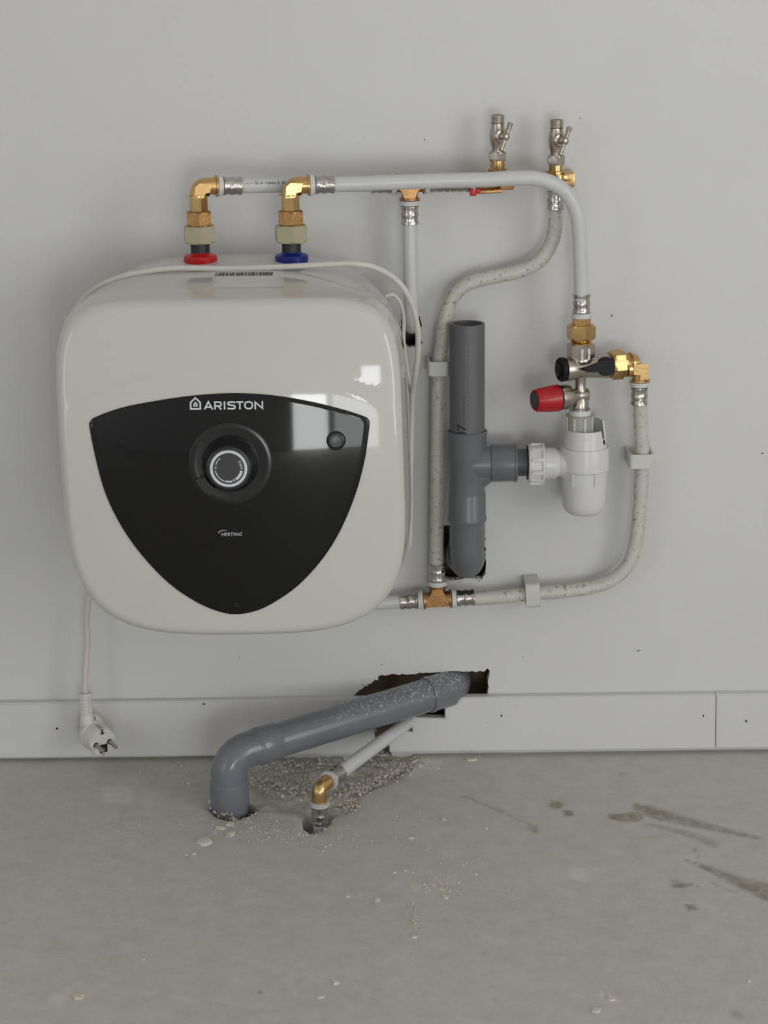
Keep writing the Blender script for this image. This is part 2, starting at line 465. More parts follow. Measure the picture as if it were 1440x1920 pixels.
# torn paper and plaster crumbs on the edges of the holes
def crumbs(mb, loop, n, size, seed, zlim=None):
    rnd = random.Random(seed)
    for _ in range(n):
        x, z = rnd.choice(loop)
        if zlim and not zlim(x, z): continue
        s = size * rnd.uniform(0.4, 1.2); c = Vector((x + rnd.uniform(-s, s), rnd.uniform(-0.002, 0.003), z + rnd.uniform(-s, s)))
        mb.add([c + Vector((rnd.uniform(-1, 1), rnd.uniform(-.8, .8), rnd.uniform(-1, 1))).normalized() * s for _ in range(4)],
               [(0, 1, 2), (0, 1, 3), (1, 2, 3), (0, 2, 3)])
mb = MB(); wz = at(880, 1080, 0).z
crumbs(mb, holes[0], 170, 0.0026, 5, lambda x, z: z < wz + 0.004)
crumbs(mb, holes[0], 30, 0.0012, 6)
o = build('plaster_crumbs', mb, M['gypsum'], wall, sharp=5); tag(o, kind='stuff')
mb = MB(); lx = at(720, 1270, 0).x
crumbs(mb, holes[2], 190, 0.0030, 7, lambda x, z: x < lx)
crumbs(mb, holes[2], 40, 0.0014, 8)
o = build('plaster_crumbs', mb, M['gypsum'], wall, sharp=5); tag(o, kind='stuff')
# little dents and marks in the paint
for (px, py, w, h) in ((796, 262, 1.3, 1.2), (1147, 592, 1.1, 2.6), (1197, 1220, 4.5, 0.9), (1429, 850, 2.2, 1.2), (1088, 222, 1.0, 1.0), (980, 1232, 1.0, 1.0), (716, 1246, 1.0, 0.9), (448, 1233, 1.0, 1.0)):
    c = at(px, py, 0); s = 0.00062; k = 8
    mb = MB(); plate(mb, [c + Vector((math.cos(2 * PI * i / k) * w * s, 0.0003, math.sin(2 * PI * i / k) * h * s)) for i in range(k)], (0, -1, 0), 0.0005)
    build('paint_mark', mb, M['ink'], wall)

# wall core behind the plasterboard, seen through the holes
mb = MB()
mb.add([(RX0, 0.06, -0.1), (RX1, 0.06, -0.1), (RX1, 0.06, RH), (RX0, 0.06, RH)], [(0, 1, 2, 3)])
core = tag(build('wall_core', mb, M['cavity'], recalc=False), kind='structure')
# sole plate timber at the foot of the partition
mb = MB(); box(mb, (0.2, 0.040, 0.010), (2.5, 0, 0), (0, 0.026, 0), (0, 0, 0.026))
tag(build('trim_1', mb, M['boardedge']), kind='structure')

# ---- rest of the room shell (behind and beside the camera)
def wall_with_opening(name, fmap, u0, u1, h, *ops):
    us = sorted({u0, u1} | {o[0] for o in ops} | {o[1] for o in ops}); zs = sorted({0.0, h} | {o[2] for o in ops} | {o[3] for o in ops})
    mb = MB()
    for i in range(len(us) - 1):
        for j in range(len(zs) - 1):
            cu, cz = (us[i] + us[i + 1]) / 2, (zs[j] + zs[j + 1]) / 2
            if any(o[0] < cu < o[1] and o[2] < cz < o[3] for o in ops): continue
            if us[i + 1] - us[i] < 1e-6 or zs[j + 1] - zs[j] < 1e-6: continue
            mb.add([fmap(us[i], zs[j]), fmap(us[i + 1], zs[j]), fmap(us[i + 1], zs[j + 1]), fmap(us[i], zs[j + 1])], [(0, 1, 2, 3)])
    return tag(build(name, mb, M['shell'], recalc=False), kind='structure')
wall_with_opening('wall_right', lambda u, z: (RX1, u, z), RY0, 0.1, RH, DOOR_R)
wall_with_opening('wall_front', lambda u, z: (u, RY0, z), RX0, RX1, RH, *OPEN_F)
wall_with_opening('wall_left', lambda u, z: (RX0, u, z), RY0, 0.1, RH, FILL_L)
mb = MB(); mb.add([(RX0, 0.1, RH), (RX1, 0.1, RH), (RX1, RY0, RH), (RX0, RY0, RH)], [(0, 1, 2, 3)])
tag(build('ceiling', mb, M['shell'], recalc=False), kind='structure')

# ---- concrete floor with two drilled holes and a chipped patch
FH1 = [(392, 1508), (402, 1500), (430, 1493), (462, 1497), (478, 1506), (484, 1516), (476, 1525), (456, 1530), (430, 1535), (406, 1531), (395, 1521)]
FH2 = [(566, 1538), (572, 1526), (590, 1518), (610, 1519), (624, 1526), (622, 1538), (612, 1550), (598, 1559), (580, 1560), (568, 1551)]
fholes = []
for seed, poly in enumerate((FH1, FH2)):
    hp = [fl(p[0], p[1]) for p in jitter_loop([Vector(q) for q in poly], 5, 0.9, 20 + seed)]
    fholes.append([(p.x, p.y) for p in hp])
rnd = random.Random(11)
pts = [(RX0, 0.0605), (RX1, 0.0605), (RX1, RY0), (RX0, RY0)]; edges = [(0, 1), (1, 2), (2, 3), (3, 0)]
for h in fholes:
    o = len(pts); pts += h; edges += [(o + i, o + (i + 1) % len(h)) for i in range(len(h))]
def near_hole(x, y, r):
    return any(min((x - q[0]) ** 2 + (y - q[1]) ** 2 for q in h) < r * r for h in fholes)
gx = -0.54
while gx < 0.54:
    gy = -0.74
    while gy < 0.05:
        step = 0.0055
        p = (gx + rnd.uniform(-.0012, .0012), gy + rnd.uniform(-.0012, .0012))
        if not any(inside(p, h) for h in fholes) and not near_hole(p[0], p[1], 0.002): pts.append(p)
        gy += step
    gx += 0.0055
gx = -0.27
while gx < 0.06:          # finer over the chipped patch
    gy = -0.23
    while gy < 0.03:
        p = (gx + rnd.uniform(-.001, .001), gy + rnd.uniform(-.001, .001))
        if not any(inside(p, h) for h in fholes) and not near_hole(p[0], p[1], 0.0015): pts.append(p)
        gy += 0.0046
    gx += 0.0046
vo, eo, fo, *_ = delaunay_2d_cdt([Vector(p) for p in pts], edges, [], 0, 1e-7)
def seg_d(p, a, b):
    ax, ay = a; bx, by = b; dx, dy = bx - ax, by - ay
    t = max(0, min(1, ((p[0] - ax) * dx + (p[1] - ay) * dy) / (dx * dx + dy * dy + 1e-9)))
    return math.hypot(p[0] - ax - t * dx, p[1] - ay - t * dy), t
STAINS = [  # (polyline of pixels, half widths at its ends, strength)
    ([(1140, 1530), (1165, 1533), (1196, 1530)], (4, 10), 1.0), ([(1190, 1510), (1215, 1520), (1242, 1532)], (5, 8), 1.0),
    ([(1215, 1520), (1290, 1541), (1350, 1555), (1425, 1572)], (11, 3), 0.75), ([(1215, 1545), (1280, 1560), (1342, 1584)], (3, 7), 0.55),
    ([(1285, 1612), (1345, 1636), (1390, 1656), (1440, 1672)], (2, 16), 0.8), ([(1400, 1660), (1450, 1682)], (8, 12), 1.0),
    ([(1330, 1655), (1395, 1678)], (2, 2), 0.4),
    ([(1038, 1509), (1050, 1509)], (8, 7), 1.1), ([(1064, 1523), (1072, 1525)], (6, 5), 1.0), ([(1264, 1657), (1282, 1659)], (7, 5), 1.0),
    ([(1290, 1657), (1312, 1661)], (2.5, 1.5), 0.8), ([(1292, 1702), (1304, 1703)], (6, 4), 1.0), ([(998, 1553), (1010, 1559)], (7, 3), 0.8),
    ([(868, 1492), (915, 1512), (950, 1526)], (2.5, 3), 0.6), ([(950, 1526), (1005, 1552)], (3, 2), 0.35), ([(478, 1862), (490, 1861)], (2, 2.5), 1.0),
    ([(1160, 1449), (1172, 1456)], (2, 2), 0.5), ([(1376, 1902), (1390, 1904)], (8, 6), 0.5), ([(870, 1700), (915, 1810), (935, 1900)], (1.5, 1.5), 0.22),
    ([(1300, 1590), (1312, 1606)], (2, 2), 0.6)]
DUST = [([(300, 1440), (420, 1450)], 60, 0.45), ([(470, 1440), (720, 1430)], 45, 1.0), ([(480, 1490), (640, 1500)], 34, 0.9), ([(640, 1490), (760, 1425)], 22, 0.9)]
SCRAPE = [([(770, 1440), (815, 1432)], 14, 0.9), ([(205, 1490), (235, 1492)], 16, 0.7), ([(1075, 1636), (1095, 1642)], 12, 0.9), ([(560, 1532), (566, 1548)], 9, 0.9),
          ([(100, 1875), (114, 1872)], 10, 0.6), ([(1130, 1868), (1160, 1878)], 6, 0.9), ([(910, 1760), (945, 1765)], 6, 0.5), ([(780, 1660), (850, 1660)], 12, 0.4)]
def line_mask(px, lines):
    best = 0.0
    for (pl, w, s) in lines:
        w0, w1 = w if isinstance(w, tuple) else (w, w); n = len(pl) - 1
        for i in range(n):
            d, t = seg_d(px, pl[i], pl[i + 1]); ww = w0 + (w1 - w0) * (i + t) / n
            if d < ww * 1.5: best = max(best, s * (1 - sstep(0.55, 1.45, d / ww)))
    return best
fs = []
for f in fo:
    cx = sum(vo[i].x for i in f) / len(f); cy = sum(vo[i].y for i in f) / len(f)
    if not any(inside((cx, cy), h) for h in fholes): fs.append(tuple(f))
VS = []; st_a = []; du_a = []; sc_a = []
for v in vo:
    x, y = v.x, v.y; z = 0.0; s = du = sc = 0.0
    if abs(x) < 0.6 and y > -0.8 and y < 0.06:
        px = project((x, y, 0)); du = line_mask(px, DUST); s = line_mask(px, STAINS); sc = line_mask(px, SCRAPE)
        n1 = noise.noise(Vector((x * 9, y * 9, 0))); n2 = noise.noise(Vector((x * 70, y * 70, 3))); n3 = noise.noise(Vector((x * 190, y * 190, 5)))
        z = 0.0006 * n1 + 0.0002 * n2
        k = sstep(0.45, 0.95, du)
        z += k * (-0.0032 + 0.0036 * n2 + 0.0022 * n3 + 0.003 * noise.noise(Vector((x * 28, y * 28, 9))))
        z = min(z, 0.004)
        if y > -0.004: z = min(z, 0.0)
        for h in fholes:      # crumbled rim of the holes
            d = math.sqrt(min((x - q[0]) ** 2 + (y - q[1]) ** 2 for q in h))
            if d < 0.012: z -= 0.0035 * (1 - d / 0.012) ** 2 * (0.4 + abs(n2) * 1.6)
        z -= 0.001 * s * max(0, n2 + 0.3)
    VS.append((x, y, z)); st_a.append(s); du_a.append(du); sc_a.append(sc)
zmap = {(round(x, 6), round(y, 6)): z for x, y, z in VS}
for h in fholes:
    n = len(h); cx = sum(p[0] for p in h) / n; cy = sum(p[1] for p in h) / n; o = len(VS)
    for dep, k in ((0.0, 1.0), (0.018, 1.02), (0.05, 0.97), (0.09, 0.95)):
        for (x, y) in h:
            VS.append((cx + (x - cx) * k, cy + (y - cy) * k, -dep if dep else zmap.get((round(x, 6), round(y, 6)), 0.0)))
            st_a.append(0.0); du_a.append(0.6 if dep < 0.03 else 0.0); sc_a.append(0)
    for i in range(3):
        for k in range(n): fs.append((o + i * n + k, o + i * n + (k + 1) % n, o + (i + 1) * n + (k + 1) % n, o + (i + 1) * n + k))
    fs.append(tuple(o + 3 * n + k for k in range(n)))
me = bpy.data.meshes.new('floor'); me.from_pydata(VS, [], fs)
for nm, arr in (('stain', st_a), ('dust', du_a), ('scrape', sc_a)):
    a = me.attributes.new(nm, 'FLOAT', 'POINT'); a.data.foreach_set('value', arr)
for p in me.polygons: p.use_smooth = True
bm = bmesh.new(); bm.from_mesh(me); bmesh.ops.remove_doubles(bm, verts=bm.verts, dist=1e-6)
bmesh.ops.recalc_face_normals(bm, faces=bm.faces)
if sum(f.normal.z * f.calc_area() for f in bm.faces) < 0: bmesh.ops.reverse_faces(bm, faces=bm.faces)
bm.to_mesh(me); bm.free()
floor = tag(link('floor', me, M['concrete']), kind='structure')

# ---- baseboards
BT = 0.012
def board(name, pixels, bev=0.0015):
    ol = [q if isinstance(q, Vector) else at(q[0], q[1], BT) for q in pixels]
    bm = bmesh.new(); vs = [bm.verts.new(p) for p in ol]; f = bm.faces.new(vs)
    bm.normal_update()
    if f.normal.y > 0: f.normal_flip()
    r = bmesh.ops.extrude_face_region(bm, geom=[f])
    for v in [g for g in r['geom'] if isinstance(g, bmesh.types.BMVert)]: v.co.y = -0.0005
    bmesh.ops.recalc_face_normals(bm, faces=bm.faces)
    front = [e for e in bm.edges if all(abs(v.co.y + BT) < 1e-5 for v in e.verts)]
    bmesh.ops.bevel(bm, geom=front, offset=bev, segments=2, affect='EDGES')
    for f in bm.faces:
        f.smooth = False
        if abs(f.normal.y) < 0.2 and f.normal.z < 0.5 and f.calc_center_median().x > at(690, 1350, 0).x and f.calc_center_median().x < at(860, 1350, 0).x: f.material_index = 1
    me = bpy.data.meshes.new(name); bm.to_mesh(me); bm.free()
    return tag(link(name, me, [M['board'], M['boardedge']]), kind='structure')
far = lambda x, px, py: Vector((x, -BT, at(px, py, BT).z))
bl = board('baseboard_left', [far(RX0, -60, 1322), (704, 1310), (702, 1413), far(RX0, -60, 1421)])
bmid = board('baseboard_middle', [(730, 1410), (729, 1380), (748, 1372), (773, 1372), (773, 1345), (834, 1347), (834, 1308), (1342, 1302), (1341, 1403)], 0.001)
br = board('baseboard_right', [(1343, 1302), far(RX1, 1500, 1300), far(RX1, 1500, 1401), (1342, 1403)], 0.0012)
for (px, py, w, h, par) in ((940, 1342, 1.5, 2.6, bmid), (1319, 1342, 1.6, 2.4, bmid), (1399, 1352, 1.9, 2.6, br), (107, 1366, 1.8, 2.8, bl), (382, 1320, 3.4, 1.3, bl), (913, 1356, .7, .7, bmid)):
    c = at(px, py, BT); s = 0.00062; k = 10; mb = MB()
    plate(mb, [c + Vector((math.cos(2 * PI * i / k) * w * s, 0.0004, math.sin(2 * PI * i / k) * h * s)) for i in range(k)], (0, -1, 0), 0.0007)
    build('nail_hole', mb, M['dark'], par)

# ================================================================== WATER HEATER
HC = Vector((-0.1557, 0, 0.4335)); HW, HH = 0.185, 0.185; KC = 0.957; SHEAR = -0.022
DF = 0.300
def sup(t, belly=0.0):
    """unit super-ellipse outline: squarer at the top of the front, rounder at the bottom and on the belly"""
    c, s = math.cos(t), math.sin(t); n = 5.1 + 1.3 * math.tanh(s * 3)
    n += (4.3 - n) * min(1, belly) - 0.9 * max(0, belly - 1)
    r = (abs(c) ** n + abs(s) ** n) ** (-1 / n)
    return c * r, s * r
def srad(x, z):
    u, v = x / HW, z / HH
    if abs(u) + abs(v) < 1e-9: return 0.0
    a, b = sup(math.atan2(v, u)); return math.hypot(u, v) / math.hypot(a, b)
PAN_PX = [(168, 801), (170, 790), (179, 782), (230, 763), (300, 747), (370, 737), (440, 733), (510, 737), (580, 749), (640, 766), (679, 779), (690, 785), (693, 795),
          (690, 820), (684, 860), (668, 920), (640, 988), (605, 1044), (560, 1091), (513, 1124), (480, 1139), (447, 1145), (415, 1141), (370, 1122), (320, 1088), (270, 1040), (230, 985), (200, 925), (182, 865)]
def local(px, py, d):
    p = at(px, py, d); return p.x - HC.x, p.z - HC.z
PAN = [local(px, py, 0.288 if 760 < py < 1060 else 0.284) for px, py in PAN_PX]
def loop_spline(pts, n):
    pts = [Vector((p[0], p[1], 0)) for p in pts]; k = len(pts); out = []
    for i in range(k):
        p0, p1, p2, p3 = pts[i - 1], pts[i], pts[(i + 1) % k], pts[(i + 2) % k]
        for j in range(n):
            t = j / n; q = 0.5 * ((2 * p1) + (p2 - p0) * t + (2 * p0 - 5 * p1 + 4 * p2 - p3) * t * t + (3 * p1 - p0 - 3 * p2 + p3) * t ** 3)
            out.append((q.x, q.y))
    return out
PANL = loop_spline(PAN, 4)
PCX, PCZ = 0.003, 0.0
def arc_raise(x, z):
    """low raised field that follows the upper edge of the panel"""
    top = 0.1125 - 1.55 * x * x
    return 0.0016 * (1 - sstep(top - 0.004, top + 0.004, z)) * sstep(-0.1, 0.06, z)
def dome(x, z):
    return DF - 0.0165 * (x / HW) ** 2 - 0.021 * ((z + 0.03) / HH) ** 2 * (1.0 if z > -0.03 else 0.62)
S0 = 0.94
def front_d(x, z):
    s = srad(x, z) / KC; d = dome(x, z) + arc_raise(x, z)
    if s > S0:
        q = min(1.0, (s - S0) / (1 - S0)); d -= 0.0105 * (1 - math.sqrt(max(0, 1 - q * q)))
    return d
SEG = 200; vs = []; fs = []
ring_s = [0.02 + (S0 - 0.02) * (i / 60) for i in range(61)] + [S0 + (1 - S0) * math.sin(PI / 2 * i / 10) for i in range(1, 11)]
vs.append(Vector((HC.x, -front_d(0, 0), HC.z)))
for s in ring_s:
    for k in range(SEG):
        a, b = sup(2 * PI * k / SEG); x, z = a * HW * s * KC, b * HH * s * KC
        vs.append(Vector((HC.x + x + SHEAR * z, -front_d(x, z), HC.z + z)))
edge_d = [front_d(sup(2 * PI * k / SEG)[0] * HW * KC, sup(2 * PI * k / SEG)[1] * HH * KC) for k in range(SEG)]
side = [(0.012, 0.960, 0.960), (0.05, 0.965, 0.966), (0.13, 0.976, 0.978), (0.25, 0.989, 0.990), (0.40, 0.999, 1.002), (0.52, 1.002, 1.014), (0.64, 1.0, 1.030), (0.75, 0.99, 1.032), (0.86, 0.97, 1.02), (0.93, 0.945, 0.99), (0.98, 0.91, 0.95), (1.0, 0.86, 0.90)]
def smooth_side(n=4):
    P = [Vector((0.0, KC, KC))] + [Vector(q) for q in side]; out = []
    for i in range(len(P) - 1):
        p0 = P[max(0, i - 1)]; p1 = P[i]; p2 = P[i + 1]; p3 = P[min(len(P) - 1, i + 2)]
        for k in range(1, n + 1):
            u = k / n; q = 0.5 * ((2 * p1) + (p2 - p0) * u + (2 * p0 - 5 * p1 + 4 * p2 - p3) * u * u + (3 * p1 - p0 - 3 * p2 + p3) * u ** 3)
            out.append((p1.x + (p2.x - p1.x) * u, q.y, q.z))
    return out
side_f = smooth_side()
for (t, s, sz) in side_f:
    for k in range(SEG):
        a, b = sup(2 * PI * k / SEG, sstep(0.0, 0.45, t) + sstep(0.45, 0.75, t)); d = edge_d[k] + (0.008 - edge_d[k]) * t
        sv = sz if b > 0 else s; vs.append(Vector((HC.x + a * HW * s + SHEAR * b * HH * sv, -d, HC.z + b * HH * sv)))
nr = len(ring_s) + len(side_f)
for k in range(SEG): fs.append((0, 1 + k, 1 + (k + 1) % SEG))
for i in range(nr - 1):
    for k in range(SEG):
        k2 = (k + 1) % SEG; fs.append((1 + i * SEG + k, 1 + i * SEG + k2, 1 + (i + 1) * SEG + k2, 1 + (i + 1) * SEG + k))
fs.append(tuple(1 + (nr - 1) * SEG + k for k in range(SEG)))
heater = thing('water_heater', 'small white square water heater with black shield-shaped panel hung on the wall', 'water heater', (HC.x, -0.15, HC.z - HH))
mb = MB(); mb.add(vs, fs); build('shell', mb, M['heater'], heater, sharp=50)
# hanging bracket between the shell and the wall
mb = MB(); box(mb, (HC.x, -0.005, HC.z + 0.06), (0.09, 0, 0), (0, 0.005, 0), (0, 0, 0.02), 0.001)
build('hanging_bracket', mb, M['nickel'], heater)
def on_front(x, z, off=0.0):
    return Vector((HC.x + x, -(front_d(x, z) + off), HC.z + z))
# ---- black shield panel
def shield(mb):
    n = len(PANL); rows = [(1.0, 0.0002), (1.0, 0.0010), (0.994, 0.0017), (0.985, 0.0020)] + [(0.985 * (1 - i / 26) ** 0.9, 0.0020) for i in range(1, 26)]
    cx, cz = 0.0, 0.005; vs = []; fs = []
    for (k, off) in rows:
        for (x, z) in PANL: vs.append(on_front(cx + (x - cx) * k, cz + (z - cz) * k, off))
    for i in range(len(rows) - 1):
        for j in range(n):
            j2 = (j + 1) % n; fs.append((i * n + j, i * n + j2, (i + 1) * n + j2, (i + 1) * n + j))
    vs.append(on_front(cx, cz, 0.0020)); c = len(vs) - 1; b = (len(rows) - 1) * n
    for j in range(n): fs.append((b + j, b + (j + 1) % n, c))
    mb.add(vs, fs)
panel = part('control_panel', heater, M['panel'], shield, sharp=40)
def pmap(px, py, off=0.0024):
    x0, z0 = local(px, py, 0.292)
    for _ in range(4):
        d = front_d(x0, z0) + 0.002; x0, z0 = local(px, py, d)
    def f(u, v):
        return on_front(x0 + u, z0 + v, off)
    return f
SPX = 1 / 1830.0
tl = R(0.4)
def brand(mb):
    """wide even-stroked capitals, given as centre lines on an 8x enlargement of the panel"""
    arc = lambda cx, cy, rx, ry, a0, a1, n: [(cx + rx * math.copysign(abs(math.cos(R(a0 + (a1 - a0) * i / n))) ** 0.8, math.cos(R(a0 + (a1 - a0) * i / n))), cy + ry * math.copysign(abs(math.sin(R(a0 + (a1 - a0) * i / n))) ** 0.8, math.sin(R(a0 + (a1 - a0) * i / n)))) for i in range(n + 1)]
    strokes = [[(351, 298), (411, 188), (471, 298)], [(372, 264), (450, 264)],
               [(508, 298), (508, 192), (572, 192)] + arc(572, 220, 28, 28, -90, 90, 10) + [(508, 248)], [(556, 250), (602, 298)],
               [(650, 180), (650, 298)],
               [(808, 202), (790, 192), (722, 192), (704, 200), (700, 214), (708, 229), (728, 235), (780, 241), (800, 249), (805, 264), (798, 280), (780, 287), (714, 287), (693, 276)],
               [(820, 192), (932, 192)], [(877, 192), (877, 298)], arc(1008, 239, 55, 48, 0, 360, 40), [(1105, 298), (1105, 196), (1211, 284), (1211, 180)]]
    hw = 11.5; f = pmap(438.5, 760.5)
    def pt(p):
        u = (340 + p[0] / 8 - 438.5) * SPX; v = -(730 + p[1] / 8 - 760.5) * SPX / 0.97
        return f(u, v - u * math.tan(R(0.5)))
    for st_ in strokes:
        n_ = len(st_); closed = math.dist(st_[0], st_[-1]) < 1e-6; L_, R_ = [], []
        for i in range(n_):
            p = st_[i]; a = st_[i - 1] if i else (st_[-2] if closed else None); b = st_[i + 1] if i < n_ - 1 else (st_[1] if closed else None)
            def nrm(q0, q1):
                dx, dy = q1[0] - q0[0], q1[1] - q0[1]; l = math.hypot(dx, dy) or 1; return (-dy / l, dx / l)
            n1 = nrm(a, p) if a else nrm(p, b); n2 = nrm(p, b) if b else n1
            mx, my = n1[0] + n2[0], n1[1] + n2[1]; l2 = mx * mx + my * my
            k = min(2.2 / math.sqrt(l2), 2 / l2) if l2 > 1e-6 else 1
            L_.append((p[0] + mx * k * hw, p[1] + my * k * hw)); R_.append((p[0] - mx * k * hw, p[1] - my * k * hw))
        vs = [pt(q) for q in L_] + [pt(q) for q in R_]
        mb.add(vs, [(i, i + 1, n_ + i + 1, n_ + i) for i in range(n_ - 1)])
e = MB(); brand(e); build('brand_lettering', e, M['print'], panel, recalc=False, merge=0)
def emblem(mb):
    f = pmap(366.5, 757)
    def ring_(pts, w):
        n = len(pts); c = (sum(p[0] for p in pts) / n, sum(p[1] for p in pts) / n)
        inner = [(c[0] + (p[0] - c[0]) * w, c[1] + (p[1] - c[1]) * w) for p in pts]
        vs = [f(p[0] * SPX, p[1] * SPX) for p in pts] + [f(p[0] * SPX, p[1] * SPX) for p in inner]
        mb.add(vs, [(i, (i + 1) % n, n + (i + 1) % n, n + i) for i in range(n)])
    ring_([(-10.5, -11), (10.5, -11), (10.5, 3), (0, 13), (-10.5, 3)], 0.70)
    ring_([(-4, -5), (4, -5), (4, 0), (0, 4.3), (-4, 0)], 0.3)
e = MB(); emblem(e); build('house_emblem', e, M['print'], panel, recalc=False)
text_on('series_lettering', 'HERTING', 39 * SPX, 6.5 * SPX, pmap(434.5, 1001.5), M['print'], panel, shear=0.2, spacing=1.05)
def swoosh(mb):
    f = pmap(416.5, 997); up_ = [(-8, -2.2), (-5, 1.2), (-1, 3.2), (6, 3.4), (8, 3)]; lo = [(-6.8, -2.6), (-4.2, 0.2), (-0.6, 2.2), (6, 2.5), (8, 2.8)]
    vs = [f(a * SPX, b * SPX) for a, b in up_] + [f(a * SPX, b * SPX) for a, b in lo]
    mb.add(vs, [(i, i + 1, 6 + i, 5 + i) for i in range(4)])
e = MB(); swoosh(e); build('series_swoosh', e, M['print'], panel, recalc=False)
# indicator ring on the left, small button on the right, mark at the lower tip
def face_frame(px, py, off=0.002):
    f = pmap(px, py, off); c = f(0, 0); n = (f(0.001, 0) - c).cross(f(0, 0.001) - c).normalized()
    if n.y > 0: n = -n
    return c, n
c, n = face_frame(229, 831)
part('indicator_light', panel, M['panel'], lambda mb: lathe(mb, [(0.0052, 0), (0.0052, 0.0005), (0.001, 0.0006)], c, n))
part('indicator_rim', panel, M['dark'], lambda mb: lathe(mb, [(0.0054, 0), (0.0054, 0.0005), (0.0066, 0.0005), (0.0066, 0)], c, n, cap=False))
c, n = face_frame(630, 826)
part('reset_button', panel, M['knob'], lambda mb: lathe(mb, [(0.0098, 0), (0.0098, 0.0005), (0.0085, 0.0022), (0.0072, 0.0026), (0.0066, 0.0016), (0.0056, 0.0016), (0.0050, 0.0024), (0.001, 0.0026)], c, n))
c, n = face_frame(445, 1134)
part('panel_notch', panel, M['dark'], lambda mb: lathe(mb, [(0.003, 0), (0.003, 0.0005), (0.001, 0.0006)], c, n, segs=12))
# ---- thermostat knob in a shallow dish
c, n = face_frame(432, 869)
kn_c, kn_n = c, n
part('knob_dish', panel, M['dish'], lambda mb: lathe(mb, [(0.0425, -0.001), (0.0425, 0.0006), (0.0405, 0.0012), (0.036, 0.0008), (0.031, 0.0004), (0.002, 0.0004)], c, n, segs=64))
knob = part('temperature_knob', heater, M['knob'], lambda mb: lathe(mb, [(0.0285, 0), (0.0285, 0.004), (0.0272, 0.006), (0.0235, 0.021), (0.0225, 0.0235), (0.0205, 0.0243), (0.002, 0.0243)], c, n, segs=64))
def flat_ring(mb, r0, r1, a0, a1, h, k=48):
    ax, x, y = frame(n, (0, 0, 1)); o = kn_c + n * h; full = abs(a1 - a0) >= 360
    vs = []; fs = []
    for i in range(k + 1):
        t = R(a0 + (a1 - a0) * i / k); dv = y * -math.sin(t) * -1 * 0
        e_ = x * math.cos(t) + xr * math.sin(t); vs += [o + e_ * r0, o + e_ * r1]
    for i in range(k): fs.append((2 * i, 2 * i + 2, 2 * i + 3, 2 * i + 1))
    mb.add(vs, fs)
_, upk, _y = frame(n, (0, 0, 1)); xr = Vector((1, 0, 0)); xr = (xr - n * n.dot(xr)).normalized()
part('knob_face', knob, M['knobface'], lambda mb: lathe(mb, [(0.0203, 0.0242), (0.0203, 0.0246), (0.001, 0.0246)], c, n, segs=64))
part('dial_ring', knob, M['print'], lambda mb: flat_ring(mb, 0.0188, 0.0161, 0, 360, 0.0249))
# angles clockwise from twelve o'clock
def dial(mb):
    flat_ring(mb, 0.0140, 0.0131, 322, 288, 0.0249, 10)
    flat_ring(mb, 0.0140, 0.0131, 262, 200, 0.0249, 16)
    flat_ring(mb, 0.0142, 0.0126, 197, 166, 0.0249, 10)
    flat_ring(mb, 0.0144, 0.0117, 148, 100, 0.0249, 14)
part('dial_scale', knob, M['print'], dial)
def kmap(ang, r):
    t = R(ang); o = kn_c + n * 0.0249 + (upk * math.cos(t) + xr * math.sin(t)) * r
    tx = (upk * -math.sin(t) + xr * math.cos(t)); ry = (upk * math.cos(t) + xr * math.sin(t))
    return lambda u, v: o + tx * -u + ry * -v
text_on('dial_lettering', 'MAX', 0.0092, 0.0031, kmap(72, 0.0128), M['print'], knob)
text_on('dial_lettering', 'e', 0.0026, 0.0028, kmap(157, 0.0130), M['print'], knob)
text_on('dial_lettering', '*', 0.0030, 0.0030, kmap(275, 0.0132), M['print'], knob)
# pointer tab at the rim of the dish
def pointer(mb):
    for (a0, a1, r0, r1, h0, h1) in ((213, 246, 0.0285, 0.0405, 0.001, 0.0042),):
        vs = []; k = 8
        for (r_, h_) in ((r0, 0.0), (r0, h1 + 0.004), (r1 - 0.001, h1 - 0.0015), (r1, 0.0)):
            for i in range(k + 1):
                t = R(a0 + (a1 - a0) * i / k); vs.append(kn_c + n * h_ + (upk * math.cos(t) + xr * math.sin(t)) * r_)
        q = k + 1; f_ = [(j * q + i, j * q + i + 1, (j + 1) * q + i + 1, (j + 1) * q + i) for j in range(3) for i in range(k)]
        f_ += [(0, q, 2 * q, 3 * q), (k, q + k, 2 * q + k, 3 * q + k)]
        mb.add(vs, f_)
part('pointer_tab', knob, M['tab'], pointer, sharp=25)
